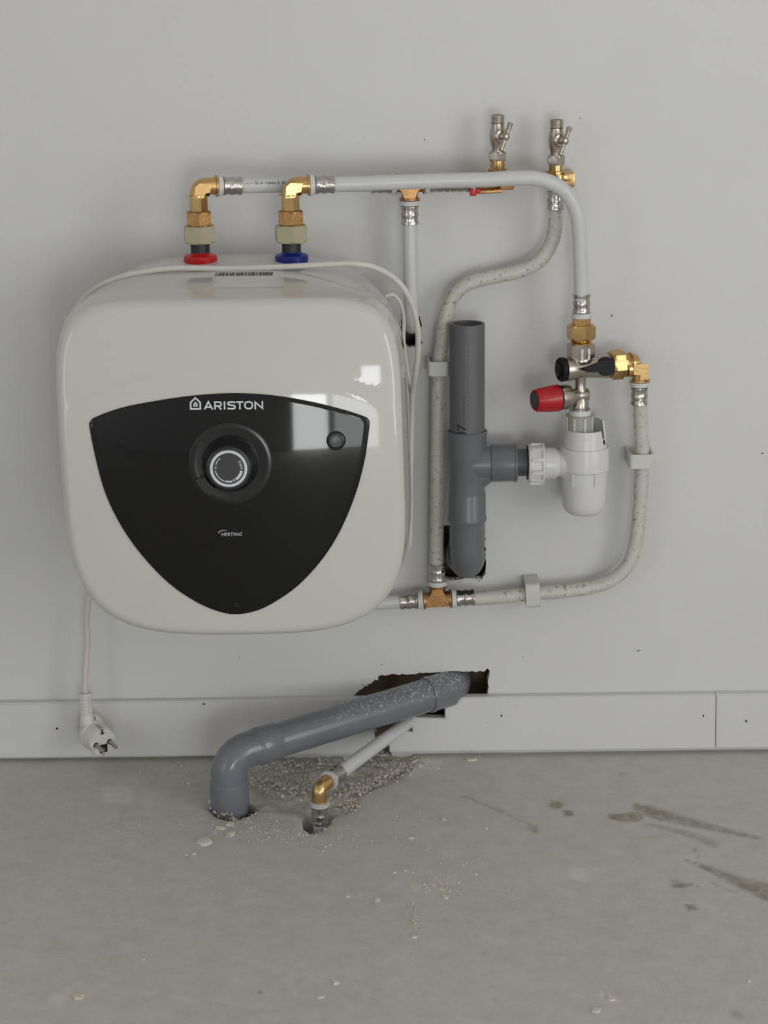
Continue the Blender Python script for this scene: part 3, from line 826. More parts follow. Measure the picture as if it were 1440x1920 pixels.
# ---- top: rating sticker with barcode, nipples and coloured collars
def top_at(x, d):
    """height of the shell above a point (x from the heater axis, d from the wall)"""
    best = None
    lo, hi = 0.05, HH * 1.02
    t = max(0.0, min(1.0, (0.262 - d) / 0.254)); s, sz = side[-1][1:]
    prev = (0.0, KC, KC)
    for q in [(0.0, KC, KC)] + side:
        if q[0] >= t:
            f_ = (t - prev[0]) / max(1e-6, q[0] - prev[0]); s = prev[1] + (q[1] - prev[1]) * f_; sz = prev[2] + (q[2] - prev[2]) * f_; break
        prev = q
    n_ = 6.4 + (4.3 - 6.4) * sstep(0.0, 0.45, t) - 0.9 * sstep(0.45, 0.75, t); u = min(0.98, abs(x) / (HW * s)); return HC.z + HH * sz * (1 - u ** n_) ** (1 / n_)
def sticker(px0, px1, d0, d1, off):
    def f(mb):
        vs = []; nx, nd = 8, 5
        for j in range(nd + 1):
            for i in range(nx + 1):
                d = d0 + (d1 - d0) * j / nd; x = at(px0 + (px1 - px0) * i / nx, 510, d).x
                vs.append((x, -d, top_at(x - HC.x, d) + off))
        mb.add(vs, [(j * (nx + 1) + i, j * (nx + 1) + i + 1, (j + 1) * (nx + 1) + i + 1, (j + 1) * (nx + 1) + i) for j in range(nd) for i in range(nx)])
    return f
stk = part('rating_sticker', heater, M['sticker'], sticker(398, 532, 0.138, 0.225, 0.0002))
def bars(mb):
    rnd = random.Random(4); px = 406
    while px < 514:
        w = rnd.choice((0.8, 1.4, 2.2, 3)); d0, d1 = 0.1575, 0.1725
        x0 = at(px, 510, 0.15).x; x1 = at(px + w, 510, 0.15).x
        q = [(x0, d0), (x1, d0), (x1, d1), (x0, d1)]
        mb.add([(x, -d, top_at(x - HC.x, d) + 0.0007) for x, d in q], [(0, 1, 2, 3)]); px += w + rnd.choice((0.9, 1.2, 2.4))
e = MB(); bars(e); build('barcode', e, M['ink'], stk, recalc=False)
INL = []
for px, cmat, cname in ((376, 'red', 'hot_collar'), (547, 'blue', 'cold_collar')):
    x = at(px, 484, 0.10).x; z0 = top_at(x - HC.x, 0.10); o_ = Vector((x, -0.10, z0)); INL.append(o_)
    part(cname, heater, M[cmat], lambda mb: lathe(mb, [(0.0175, -0.004), (0.0183, 0.0), (0.0183, 0.0045), (0.0172, 0.006), (0.012, 0.0075), (0.0105, 0.009), (0.009, 0.009)], o_, segs=48))
    part('inlet_nipple', heater, M['rubber'], lambda mb: lathe(mb, [(0.0104, -0.004), (0.0104, 0.02), (0.0100, 0.03), (0.008, 0.034)], o_, segs=32))

# ================================================================== POWER CORD
def r_(px, py, d): return at(px, py, d)
def top_pt(px, py):
    """point on the ray where a cord of 3.4 mm radius rests on the heater top"""
    best = None
    for i in range(200):
        d = 0.06 + 0.2 * i / 200; p = at(px, py, d); g = p.z - (top_at(p.x - HC.x, d) + 0.0034)
        if best is None or abs(g) < best[0]: best = (abs(g), p)
    return best[1]
CR = 0.0032
cord = thing('power_cord', 'white power cord draped over the water heater with plug hanging by the floor', 'power cord', at(160, 1420, 0.04))
topc = [top_pt(px, py) for px, py in ((640, 494.5), (560, 499), (450, 503.5), (360, 503))]
yy = sum(p.y for p in topc) / len(topc)
dT = 0.148
path = [Vector((HC.x + 0.10, -0.016, 0.30)), Vector((HC.x + 0.15, -0.022, 0.285)), at(762, 1030, 0.028), at(769, 985, 0.034), at(770, 880, 0.04), at(772, 800, 0.05), at(773, 745, 0.07), at(779, 700, 0.10), at(784, 655, 0.12), at(782, 608, 0.132), at(767, 558, 0.142), at(742, 524, 0.147), at(705, 502, 0.147), at(670, 495, dT + 0.002)] + \
       [at(640, 494.5, dT), at(560, 499, dT), at(450, 503.5, dT), at(360, 503, dT), at(330, 503, dT), at(290, 507, dT), at(240, 516, dT), at(200, 530, dT), at(170, 548, dT - 0.002), at(150, 568, dT - 0.004), at(135, 590, dT - 0.01), at(124, 612, dT - 0.02)]
for (dx, d, z) in ((-0.189, 0.105, 0.50), (-0.192, 0.09, 0.44), (-0.190, 0.075, 0.36), (-0.178, 0.055, 0.29)):
    path.append(Vector((HC.x + dx, -d, z)))
path += [at(163.5, 1150, 0.034), at(164.5, 1200, 0.032), at(160.5, 1260, 0.034), at(160, 1300, 0.036), at(160.5, 1318, 0.037)]
cable = part('cable', cord, M['cord'], lambda mb: tube(mb, spline(path, 8), CR, 14))
# the end of the cord that leaves the back of the heater
p2 = [at(722, 556, 0.10), at(738, 553, 0.098), at(752, 572, 0.092), at(757, 600, 0.086), at(757, 640, 0.082), at(763, 690, 0.075), at(770, 730, 0.07), at(773, 756, 0.066), at(772, 800, 0.046)]
part('cable', cord, M['cord'], lambda mb: tube(mb, spline(p2, 8), 0.0022, 12))
# plug
pn = (RIGHT * 0.56 - UP * 0.30 - FWD * 0.77).normalized()
fc = at(192.5, 1391.5, 0.062)          # centre of the pin face
g_top = at(160, 1299, 0.036); g_bot = at(163.5, 1345, 0.040)
ax = (g_bot - g_top); L_ = ax.length
def grip(mb):
    prof = [(0.0068, 0.0), (0.0084, 0.0006), (0.0084, 0.0032), (0.0076, 0.004)]
    h = 0.004
    for i in range(5):
        prof += [(0.0076, h), (0.0076, h + 0.0024), (0.0064, h + 0.0027), (0.0064, h + 0.0038), (0.0076, h + 0.0041)]; h += 0.0041
    prof += [(0.0078, L_ - 0.002), (0.0082, L_)]
    lathe(mb, prof, g_top, ax, segs=28)
part('strain_relief', cord, M['plug'], grip, sharp=40)
def gripbars(mb):
    a, x, y = frame(ax)
    for k in (kk,):
        t = PI / 4 + k * PI / 2; e_ = x * math.cos(t) + y * math.sin(t)
        box(mb, g_top + a * (L_ * 0.55) + e_ * 0.0069, a * (L_ * 0.42), e_ * 0.0009, a.cross(e_) * 0.0016, 0.0003)
for kk in range(4): part('strain_relief_rib', cord, M['plug'], gripbars)
# shoulder that turns from the grip into the round body
body_c = fc - pn * 0.030
sh = spline([g_bot - ax.normalized() * 0.003, g_bot + ax.normalized() * 0.006, body_c + UP * 0.010, body_c + pn * 0.004], 6)
nsh = len(sh)
part('shoulder', cord, M['plug'], lambda mb: tube(mb, sh, [0.0082 + (0.0148 - 0.0082) * sstep(0.1, 0.8, i / (nsh - 1)) for i in range(nsh)], 24))
pb = part('plug_body', cord, M['plug'], lambda mb: lathe(mb, [(0.010, -0.036), (0.0145, -0.034), (0.0178, -0.028), (0.0183, -0.022), (0.0183, -0.0205), (0.0174, -0.0200), (0.0172, -0.003), (0.0166, -0.0012), (0.0162, 0.0), (0.002, 0.0)], fc, pn, segs=44))
pa, pu, px_ = frame(pn, UP)              # pu: up within the face, px_: sideways
if px_.dot(RIGHT) < 0: px_ = -px_
pu2 = (pu * math.cos(R(12)) - px_ * math.sin(R(12)) * -1).normalized(); px2 = (px_ * math.cos(R(12)) + pu * math.sin(R(12))).normalized()
pu2 = pn.cross(px2); pu2 = pu2 if pu2.dot(UP) > 0 else -pu2
for s in (-1, 1):
    o_ = fc + px2 * (0.0088 * s) - pu2 * 0.0015
    part('pin_collar', cord, M['dark'], lambda mb: lathe(mb, [(0.0032, -0.0005), (0.0032, 0.0003), (0.0022, 0.0003)], o_, pn, segs=20))
    part('pin', cord, M['steelpin'], lambda mb: lathe(mb, [(0.0023, -0.002), (0.0023, 0.0165), (0.0020, 0.0182), (0.0010, 0.019)], o_, pn, segs=20))
part('earth_socket', cord, M['dark'], lambda mb: box(mb, fc - pu2 * 0.0085 + px2 * 0.0006, px2 * 0.0046, pu2 * 0.0050, pn * 0.0005, 0.0004))
part('earth_socket_sleeve', cord, M['steelpin'], lambda mb: lathe(mb, [(0.0026, 0), (0.0026, 0.0012), (0.0017, 0.0012), (0.0017, 0.0004)], fc - pu2 * 0.0095 + px2 * 0.0004, pn, segs=18, cap=False))
part('earth_clip', cord, M['steelpin'], lambda mb: box(mb, fc + pu2 * 0.0165 - pn * 0.0065, px2 * 0.0018, pu2 * 0.0008, pn * 0.0068, 0.0003))
part('earth_clip', cord, M['steelpin'], lambda mb: box(mb, fc - pu2 * 0.0160 - pn * 0.0045, px2 * 0.0016, pu2 * 0.0008, pn * 0.0048, 0.0003))
part('earth_slot', cord, M['dark'], lambda mb: box(mb, fc + pu2 * 0.0118, px2 * 0.0024, pu2 * 0.0008, pn * 0.0004, 0.0002))
part('earth_slot', cord, M['dark'], lambda mb: box(mb, fc + pu2 * 0.0135, px2 * 0.0008, pu2 * 0.0022, pn * 0.0004, 0.0002))

# ================================================================== WATER PIPES AND FITTINGS
PR = 0.0082          # pipe radius
def sleeve(parent, p, axis, L=0.021, r=0.0100, m_='steel'):
    """crimped press sleeve"""
    w = r * 0.885
    prof = [(r * 0.93, 0), (r, 0.0006), (r, L * .12), (w, L * .28), (r * .985, L * .44), (r * .985, L * .56), (w, L * .72), (r, L * .88), (r, L - .0006), (r * 0.93, L)]
    return part('press_sleeve', parent, M[m_], lambda mb: lathe(mb, prof, p, axis, segs=28), sharp=45)
def ring(parent, p, axis, L=0.0055, r=0.0118, m_='ring'):
    prof = [(r * 0.85, 0), (r, 0.0006), (r, L * 0.45), (r * 0.92, L * 0.55), (r * 0.92, L), (r * 0.75, L)]
    return part('sleeve_ring', parent, M[m_], lambda mb: lathe(mb, prof, p, axis, segs=32))
def wpipe(label, path, ends, m_='pex', r=PR, base=None, ringm='ring'):
    """pipe along path; ends: subset of 'a','b' that carry a ring and press sleeve. The ring sits at the path end."""
    path = [Vector(p) for p in path]
    t = thing('water_pipe', label, 'pipe', base or min(path, key=lambda p: p.z))
    part('tube', t, M[m_], lambda mb: tube(mb, path, r, 22))
    for e_ in ends:
        p, q = (path[0], path[1]) if e_ == 'a' else (path[-1], path[-2])
        u = (q - p).normalized()
        ring(t, p, u, m_=ringm); sleeve(t, p + u * 0.0062, u)
    return t

# ---- the two brass elbows on the heater
def heater_elbow(o_, label, nutlabel, target, z_el, grp):
    """o_: nipple base; vertical stack of plastic nut, brass union nut, hex neck and elbow turning to target"""
    x, y = o_.x, o_.y
    Z = lambda py, px=376: None
    nut = tag(part('dielectric_nut', None, M['olive'], lambda mb: hexnut(mb, (x, y, o_.z + 0.0195), (0, 0, 1), 0.0188, 0.019, rot=R(10))), nutlabel, 'nut')
    t = thing('brass_elbow', label, 'pipe fitting', (x, y, o_.z + 0.0375))
    z0 = o_.z + 0.0375
    part('union_nut', t, M['brassdark'], lambda mb: hexnut(mb, (x, y, z0), (0, 0, 1), 0.0150, 0.0165, rot=R(6)))
    part('hex_neck', t, M['brass'], lambda mb: hexnut(mb, (x, y, z0 + 0.016), (0, 0, 1), 0.0100, 0.0165, rot=R(22), ch=0.04))
    zf = z0 + 0.032
    part('flange', t, M['brass'], lambda mb: lathe(mb, [(0.009, -0.0002), (0.0125, 0.0004), (0.0125, 0.0016), (0.009, 0.002)], (x, y, zf), segs=32))
    c_ = Vector((x, y, z_el)); u = (target - c_).normalized()
    pth = bend((x, y, zf), c_, c_ + u * 0.0205, 0.0085, 10)
    part('elbow_body', t, M['brass'], lambda mb: tube(mb, pth, 0.0093, 24))
    def web(mb):      # flat rib on the side of the casting
        s_ = u.cross(Vector((0, 0, 1))).normalized()
        ol = [c_ + u * a + Vector((0, 0, 1)) * b for a, b in ((-0.006, -0.012), (0.004, -0.012), (0.006, -0.007), (0.011, -0.006), (0.013, 0.003), (0.0, 0.004), (-0.005, 0.0))]
        plate(mb, [p + s_ * sg * 0.0082 for p in ol], s_ * sg, 0.0018)
    for sg in (-1, 1): part('cast_rib', t, M['brass'], web)
    part('flange', t, M['brass'], lambda mb: lathe(mb, [(0.009, 0), (0.0116, 0.0004), (0.0116, 0.0022), (0.0095, 0.0026)], c_ + u * 0.0185, u, segs=32))
    return t, c_ + u * 0.0208, u
dA = 0.10
tA = at(768, 345, 0.036)     # tee on the hot line
zelA = at(376, 349, dA).z; zelB = at(547, 348, dA).z
_, endA, uA = heater_elbow(INL[0], 'brass elbow fitting above the red collar of the water heater', 'olive plastic hex nut above the red collar', tA - Vector((0.017, 0, 0)), zelA, None)
B1 = at(770, 341, 0.082)
_, endB, uB = heater_elbow(INL[1], 'brass elbow fitting above the blue collar of the water heater', 'olive plastic hex nut above the blue collar', B1, zelB, None)

# hot line: elbow -> tee -> foot of the first shut-off valve
DW = 0.036
tee_hw = 0.0165
pA = wpipe('white water pipe running from the red-collar elbow to the upper brass tee', [endA, endA + uA * 0.05, endA.lerp(tA, 0.7), tA - Vector((tee_hw + 0.0005, 0, 0))], 'ab')
def print_on_pipe(name, s, p0, p1, r, frac0, L, h, ang, parent, ma, flip=False):
    """ink line along a straight pipe: text along the axis at an angle round it"""
    a = (p1 - p0).normalized(); up_ = Vector((0, 0, 1)); up_ = (up_ - a * a.dot(up_)).normalized(); fr = up_.cross(a)
    if fr.y > 0: fr = -fr
    def f(u, v):
        t = ang + v / r; return p0 + a * (frac0 + u) + (fr * math.cos(t) + up_ * math.sin(t)) * (r + 0.00025)
    return text_on(name, s, L, h, f, ma, parent, fine=True)
print_on_pipe('pipe_print', '~.~ % 5 1342,5 09050', endA, tA, PR, 0.058, 0.056, 0.0032, 0.42, pA, M['ink'])
t = thing('brass_tee', 'brass tee on the white pipe below the first shut-off valve', 'pipe fitting', tA)
def tee_body(mb, c_, ax_, br, hw, bl, r=0.0092):
    ax_ = Vector(ax_); br = Vector(br); lathe(mb, [(r, -hw + 0.001), (r, hw - 0.001)], c_, ax_, segs=28)
    lathe(mb, [(r, 0), (r, bl - 0.001)], c_, br, segs=28)
def tee(t, c_, ax_, br, hw, bl, m_='brass'):
    part('tee_body', t, M[m_], tee_body, c_, ax_, br, hw, bl)
    ax_, br = Vector(ax_), Vector(br); s_ = ax_.cross(br).normalized()
    if s_.y > 0: s_ = -s_
    def web(mb):
        ol = [c_ + ax_ * a + br * b for a, b in ((-hw * .8, -0.006), (hw * .8, -0.006), (hw * .8, 0.003), (0.0085, 0.008), (0.006, bl * .85), (-0.006, bl * .85), (-0.0085, 0.008), (-hw * .8, 0.003))]
        plate(mb, [p + s_ * 0.0075 for p in ol], s_, 0.0022)
    part('cast_rib', t, M[m_], web)
    for (p, u) in ((c_ + ax_ * (hw - 0.0022), ax_), (c_ - ax_ * (hw - 0.0022), -ax_), (c_ + br * (bl - 0.0022), br)):
        part('flange', t, M[m_], lambda mb: lathe(mb, [(0.0092, 0), (0.0114, 0.0003), (0.0114, 0.0019), (0.0095, 0.0022)], p, u, segs=28))
tee(t, tA, (1, 0, 0), (0, 0, -1), tee_hw, 0.0175, 'brassdark')
V1 = at(931.5, 330, DW)       # foot of the first valve
VE1 = Vector((V1.x, V1.y, at(931, 343, DW).z))
pA2 = wpipe('short white pipe linking the upper brass tee to the first shut-off valve', [tA + Vector((tee_hw + 0.0005, 0, 0)), VE1 - Vector((0.024, 0, 0.0))], 'ab')
t = thing('brass_elbow', 'brass wall elbow with red clip under the first shut-off valve', 'pipe fitting', VE1)
part('elbow_body', t, M['brassdark'], lambda mb: tube(mb, bend(VE1 - Vector((0.0235, 0, 0)), VE1, V1 + Vector((0, 0, 0.006)), 0.008, 10), 0.0094, 24))
part('flange', t, M['brassdark'], lambda mb: lathe(mb, [(0.0095, 0), (0.0118, 0.0004), (0.0118, 0.002), (0.0095, 0.0024)], VE1 - Vector((0.0238, 0, 0)), (1, 0, 0)))
part('wall_plate', t, M['brassdark'], lambda mb: (box(mb, VE1 + Vector((0.0, 0.0215, 0)), (0.02, 0, 0), (0, 0.0145, 0), (0, 0, 0.009), 0.002), box(mb, VE1 + Vector((-0.008, -0.001, -0.0085)), (0.014, 0, 0.0005), (0, 0.008, 0), (0, 0, 0.0022), 0.001)))
part('red_clip', t, M['red'], lambda mb: (box(mb, VE1 + Vector((-0.0265, -0.001, -0.0085)), (0.0035, 0, 0), (0, 0.009, 0), (0, 0, 0.0045), 0.0008), box(mb, VE1 + Vector((-0.0215, -0.001, -0.0075)), (0.0025, 0, 0), (0, 0.009, 0), (0, 0, 0.0028), 0.0006)))

# pipe going down from the upper tee and into the wall
cT = tA + Vector((0, 0, -0.0178)); hz = at(772, 604, 0).z
wpipe('white pipe dropping from the upper brass tee into a hole beside the heater', [cT, cT + Vector((0, 0, -0.04))] + bend(cT + Vector((0, 0, -0.06)), Vector((cT.x + 0.001, cT.y, hz)), Vector((cT.x + 0.003, 0.06, hz - 0.012)), 0.028, 12), 'a')

# cold line: elbow -> bend -> safety group
DS = 0.055
SG = at(1090, 600, DS)       # top of the brass union
bp_ = [endB, at(720, 342.5, 0.090), at(820, 339, 0.085), at(900, 337, 0.082), at(950, 334.5, 0.079), at(1000, 334, 0.076), at(1035, 343, 0.073), at(1062, 362, 0.071), at(1079, 393, 0.068), at(1086, 430, 0.065), at(1088, 480, 0.061), at(1090, 540, 0.057), Vector((SG.x, SG.y, at(1090, 596, DS).z))]
sp_ = [bp_[0], bp_[0] + uB * 0.03] + spline(bp_[1:], 8)
sp_[-2] = Vector((SG.x, SG.y, sp_[-1].z + 0.03)); 
wpipe('white pipe arching from the blue-collar elbow over to the safety valve', sp_, 'ab')

# ---- shut-off valves
def shutoff(px, ytop, ynut0, ynut1, yneck1, d, label, foot):
    Zp = lambda py: at(px, py, d).z
    x = at(px, (ytop + yneck1) / 2, d).x; y = -d
    t = thing('shutoff_valve', label, 'valve', (x, y, Zp(yneck1)), 'nickel shut-off valves on the wall')
    part('brass_neck', t, M['brass'], lambda mb: (lathe(mb, [(0.0078, foot - Zp(yneck1)), (0.0078, Zp(ynut1) - Zp(yneck1) + 0.001)], (x, y, Zp(yneck1)), segs=32), lathe(mb, [(0.008, -0.001), (0.0102, -0.0006), (0.0102, 0.0008), (0.008, 0.0014)], (x, y, Zp(yneck1)), segs=32)))
    part('union_nut', t, M['nickel'], lambda mb: hexnut(mb, (x, y, Zp(ynut1)), (0, 0, 1), 0.0104, Zp(ynut0) - Zp(ynut1), rot=R(2), ch=0.2))
    zt = Zp(ytop); zb = Zp(ynut0); H = zt - zb
    part('body', t, M['nickel'], lambda mb: lathe(mb, [(0.0066, -0.001), (0.0066, H * 0.12), (0.0082, H * 0.25), (0.0090, H * 0.42), (0.0082, H * 0.6), (0.0074, H * 0.68), (0.0074, H * 0.76)], (x, y, zb), segs=32))
    def thread(mb):
        L = H * 0.24; pr = [(0.0062, 0)]
        k = 7
        for i in range(k): pr += [(0.0072, L * (i + .25) / k), (0.0078, L * (i + .6) / k), (0.0072, L * (i + .95) / k)]
        pr += [(0.0066, L)]; lathe(mb, pr + [(0.0054, L), (0.0054, L - 0.006)], (x, y, zb + H * 0.76), segs=32)
    part('threaded_end', t, M['nickel'], thread, sharp=60)
    cz = zb + H * 0.44; n_ = Vector((0.42, -0.90, 0.0)).normalized(); o_ = Vector((x, y, cz))
    part('bonnet', t, M['nickel'], lambda mb: lathe(mb, [(0.0078, 0.002), (0.0078, 0.0085), (0.0066, 0.0098), (0.0045, 0.0102), (0.0040, 0.0165), (0.003, 0.017)], o_, n_, segs=28))
    hub = o_ + n_ * 0.0188; hd = (UP * 0.94 + RIGHT * 0.34 + FWD * 0.05).normalized()
    hp = part('handle', t, M['nickel'], lambda mb: (lathe(mb, [(0.0006, -0.0046), (0.0032, -0.0036), (0.0043, -0.001), (0.0043, 0.0012), (0.0030, 0.0036), (0.0006, 0.0044)], hub, n_, segs=24),
                                                    lathe(mb, [(0.0030, -0.0165), (0.0030, -0.016), (0.0022, -0.004), (0.0022, 0.004), (0.0031, 0.0155), (0.0027, 0.0163)], hub, hd, segs=20)))
    return t
shutoff(933, 215, 284, 301, 317, DW, 'nickel shut-off valve with tilted bar handle, above the red clip', V1.z + 0.004)
VE2 = at(1044, 345, DW)
shutoff(1043, 224, 291, 309, 322, DW, 'nickel shut-off valve with tilted bar handle, above the S-shaped pipe', VE2.z)
t = thing('brass_coupling', 'brass wall coupling behind the arched pipe under the second shut-off valve', 'pipe fitting', VE2)
part('coupling_body', t, M['brass'], lambda mb: lathe(mb, [(0.0094, 0.0), (0.0094, 0.016)], VE2 - Vector((0, 0, 0.005)), segs=28))
part('wall_plate', t, M['brass'], lambda mb: (box(mb, VE2 + Vector((0.006, 0.018, 0.004)), (0.014, 0, 0), (0, 0.018, 0), (0, 0, 0.008), 0.0015), box(mb, VE2 + Vector((0.008, 0.0, 0.0075)), (0.0075, 0, 0), (0, 0.006, 0), (0, 0, 0.004), 0.001)))

# ---- S-shaped pipe from the second valve down to the lower tee
DL = 0.027
T2 = at(820, 1124, DL)      # lower tee centre
dp = [VE2 - Vector((0, 0, 0.0055)), at(1042, 395, 0.035), at(1041, 425, 0.033), at(1033, 458, 0.031), at(1010, 490, 0.03), at(975, 508, 0.029), at(920, 520, 0.028), at(880, 531, DL), at(852, 553, DL), at(836, 590, DL), at(829, 640, DL), at(823, 690, DL), at(821, 760, DL), at(820, 850, DL), at(819, 950, DL), at(818.5, 1040, DL)]
top_end = T2 + Vector((0, 0, 0.0178))
spd = spline(dp + [top_end + Vector((0, 0, 0.02))], 8) + [top_end]
wpipe('scuffed white pipe with an S-bend running down beside the grey waste pipe', [spd[0], spd[0] + Vector((0, 0, -0.012))] + spd[6:], 'b', 'pexdirty')
# its press sleeve under the valve, without ring in view
sl = [o for o in COL.objects if o.name.startswith('water_pipe')][-1]
sleeve(sl, at(1042, 358, DW), (0, 0, -1), L=0.0205)
t = thing('brass_tee', 'brass tee at the foot of the scuffed pipe beside the waste hole', 'pipe fitting', T2)
tax = (at(900, 1121.5, DL) - at(740, 1130.5, DL)).normalized()
tee(t, T2, tax, (0, 0, 1), 0.0165, 0.0175, 'brassdark')
# pipe to the left, running behind the heater
q = T2 - tax * 0.0170
wpipe('white pipe leaving the lower brass tee and passing behind the heater', [q, q - tax * 0.03] + bend(q - tax * 0.06, q - tax * 0.17, q - tax * 0.17 + Vector((0, 0.075, 0)), 0.03, 10), 'a', 'pex')
# pipe to the right with a wide bend up to the safety group
E0 = T2 + tax * 0.0170
EL = at(1200, 690, 0.043)     # right brass elbow
e_top = EL - Vector((0, 0, 0.0155))
ep = [at(900, 1122, DL), at(960, 1117, DL), at(1000, 1113, DL), at(1060, 1108, DL), at(1110, 1101, DL), at(1150, 1086, DL), at(1178, 1058, DL), at(1192, 1018, DL), at(1199, 960, 0.028), at(1203, 900, 0.029), at(1204, 850, 0.031), at(1202, 800, 0.036)]
spe = [E0, E0 + tax * 0.012] + spline(ep, 8) + [e_top - Vector((0, 0, 0.012)), e_top]
wpipe('scuffed white pipe curving from the lower brass tee up to the right elbow', spe, 'ab', 'pexdirty', ringm='ring')

# ---- right brass elbow with its big nut
G_R = at(1150, 685, 0.048); G_L = at(1060, 692, 0.066)
gax = (G_R - G_L).normalized()
t = thing('brass_elbow', 'brass elbow with large hex nut on the right end of the safety valve', 'pipe fitting', e_top)
part('elbow_body', t, M['brass'], lambda mb: tube(mb, bend(EL - gax * 0.017, EL, e_top, 0.0075, 10), 0.0090, 24))
def rweb(mb):
    s_ = gax.cross(Vector((0, 0, 1))).normalized(); s_ = -s_ if s_.y > 0 else s_
    ol = [EL + gax * a + Vector((0, 0, 1)) * b for a, b in ((-0.012, -0.005), (-0.004, -0.006), (-0.004, -0.012), (0.0055, -0.012), (0.0065, 0.004), (0.003, 0.0065), (-0.012, 0.0065))]
    plate(mb, [p + s_ * 0.0078 for p in ol], s_, 0.0020)
part('cast_rib', t, M['brass'], rweb)
part('flange', t, M['brass'], lambda mb: lathe(mb, [(0.009, 0), (0.0117, 0.0004), (0.0117, 0.002), (0.0095, 0.0024)], e_top + Vector((0, 0, 0.0005)), (0, 0, 1), segs=32))
nut0 = at(1143, 684.5, 0.049)
part('union_nut', t, M['brass'], lambda mb: hexnut(mb, nut0, gax, 0.0172, 0.0175, rot=R(12), ch=0.16))
part('collar', t, M['brass'], lambda mb: lathe(mb, [(0.0125, 0.016), (0.0118, 0.022), (0.0105, 0.0235), (0.0105, 0.0245), (0.0128, 0.025), (0.0128, 0.027), (0.0105, 0.0275), (0.0100, 0.033)], nut0, gax, segs=36))

# ---- brass union between the arched pipe and the safety group
zu = lambda py: at(1090, py, DS).z
t = thing('brass_union', 'brass union nut joining the arched white pipe to the nickel valve', 'pipe fitting', (SG.x, SG.y, zu(650)))
O = lambda py: Vector((SG.x, SG.y, zu(py)))
part('hex_neck', t, M['brass'], lambda mb: hexnut(mb, O(612), (0, 0, 1), 0.0108, zu(594) - zu(612), rot=R(15), ch=0.05))
part('union_nut', t, M['brass'], lambda mb: hexnut(mb, O(636), (0, 0, 1), 0.0166, zu(608) - zu(636), rot=R(12), ch=0.14))
part('collar', t, M['brass'], lambda mb: lathe(mb, [(0.0128, 0), (0.0134, 0.0015), (0.0110, 0.004), (0.0130, 0.0065), (0.0115, zu(635) - zu(645))], O(645), segs=36))

# ---- nickel safety group
sg = thing('safety_valve', 'nickel safety valve with red knob and black lever above the white drain trap', 'valve', (SG.x, SG.y, zu(778)))
part('inlet_nut', sg, M['nickel'], lambda mb: hexnut(mb, O(671), (0, 0, 1), 0.0158, zu(643) - zu(671), rot=R(16), ch=0.08))
part('neck', sg, M['nickel'], lambda mb: lathe(mb, [(0.0125, 0), (0.0138, 0.002), (0.0138, 0.004), (0.0125, 0.007)], O(678), segs=36))
bc = at(1090, 690, DS)
gl = (bc - gax * 0.0210)
glen = (nut0 - gl).length
part('body', sg, M['nickel'], lambda mb: lathe(mb, [(0.0118, 0), (0.0136, 0.0008), (0.0138, 0.004), (0.0126, 0.012), (0.0116, 0.018), (0.0116, 0.030), (0.0128, glen - 0.010), (0.0140, glen - 0.002), (0.0140, glen + 0.002)], gl, gax, segs=40))
part('end_cap', sg, M['blackplastic'], lambda mb: (lathe(mb, [(0.0132, 0.0), (0.0138, -0.001), (0.0138, -0.0045), (0.0126, -0.006), (0.0118, -0.0045), (0.002, -0.0045)], gl, gax, segs=40), hexnut(mb, gl - gax * 0.0085, gax, 0.0085, 0.006)))
# white paper tag on the inlet nut
tg = O(660); tn = Vector((0.30, -0.95, 0)).normalized(); tx = Vector((0.95, 0.30, 0)).normalized()
tc_ = tg + tn * 0.0140
tgp = part('paper_tag', sg, M['white'], lambda mb: box(mb, tc_, tx * 0.0054, tn * 0.0003, Vector((0, 0, 0.0062))))
text_on('tag_writing', 'Re', 0.0066, 0.0052, lambda u, v: tc_ + tn * 0.0005 + tx * u + Vector((0, 0, 1)) * v, M['ink'], tgp, shear=0.2)
# black lever on the front of the body
lv0 = at(1137, 689, 0.05); ln = Vector((0.10, -0.97, 0.2)).normalized()
lvh = bc + gax * 0.027 + ln * 0.0125
def lever(mb):
    lathe(mb, [(0.0108, -0.003), (0.0108, 0.004), (0.0098, 0.0065), (0.005, 0.0072), (0.001, 0.0072)], lvh, ln, segs=32)
    u = gax; w = ln.cross(u).normalized()
    ol = [(0.008, 0.0070), (0.008, -0.0070), (-0.006, -0.0062), (-0.024, -0.0052), (-0.0265, -0.0035), (-0.0265, 0.0005), (-0.020, 0.0028), (-0.008, 0.0062)]
    plate(mb, [lvh + ln * 0.002 + u * a + (w if w.z > 0 else -w) * b for a, b in ol], ln, 0.0068)
part('lever', sg, M['blackplastic'], lever, sharp=30)
# stem, relief head and outlet
part('stem', sg, M['nickel'], lambda mb: lathe(mb, [(0.0072, 0), (0.0062, 0.004), (0.0062, 0.012), (0.0075, zu(703) - zu(733))], O(733), segs=28))
rc = O(741); rax = (at(1010, 750, 0.078) - rc).normalized()
part('relief_body', sg, M['nickel'], lambda mb: lathe(mb, [(0.0035, -0.0105), (0.0076, -0.0085), (0.0088, -0.004), (0.0080, 0.003), (0.0082, 0.010), (0.0100, 0.013), (0.0132, 0.0145), (0.0140, 0.018), (0.0140, 0.0285), (0.0128, 0.0295)], rc, rax, segs=40))
rk = part('relief_knob', sg, M['redknob'], lambda mb: lathe(mb, [(0.0146, 0.0300), (0.0152, 0.0310), (0.0151, 0.035), (0.0128, 0.0565), (0.0118, 0.0588), (0.0104, 0.0596), (0.0098, 0.0582), (0.001, 0.0582)], rc, rax, segs=40))
part('knob_gasket', sg, M['blackplastic'], lambda mb: lathe(mb, [(0.0125, 0.0285), (0.0149, 0.0287), (0.0149, 0.0310), (0.0125, 0.0312)], rc, rax, segs=40))
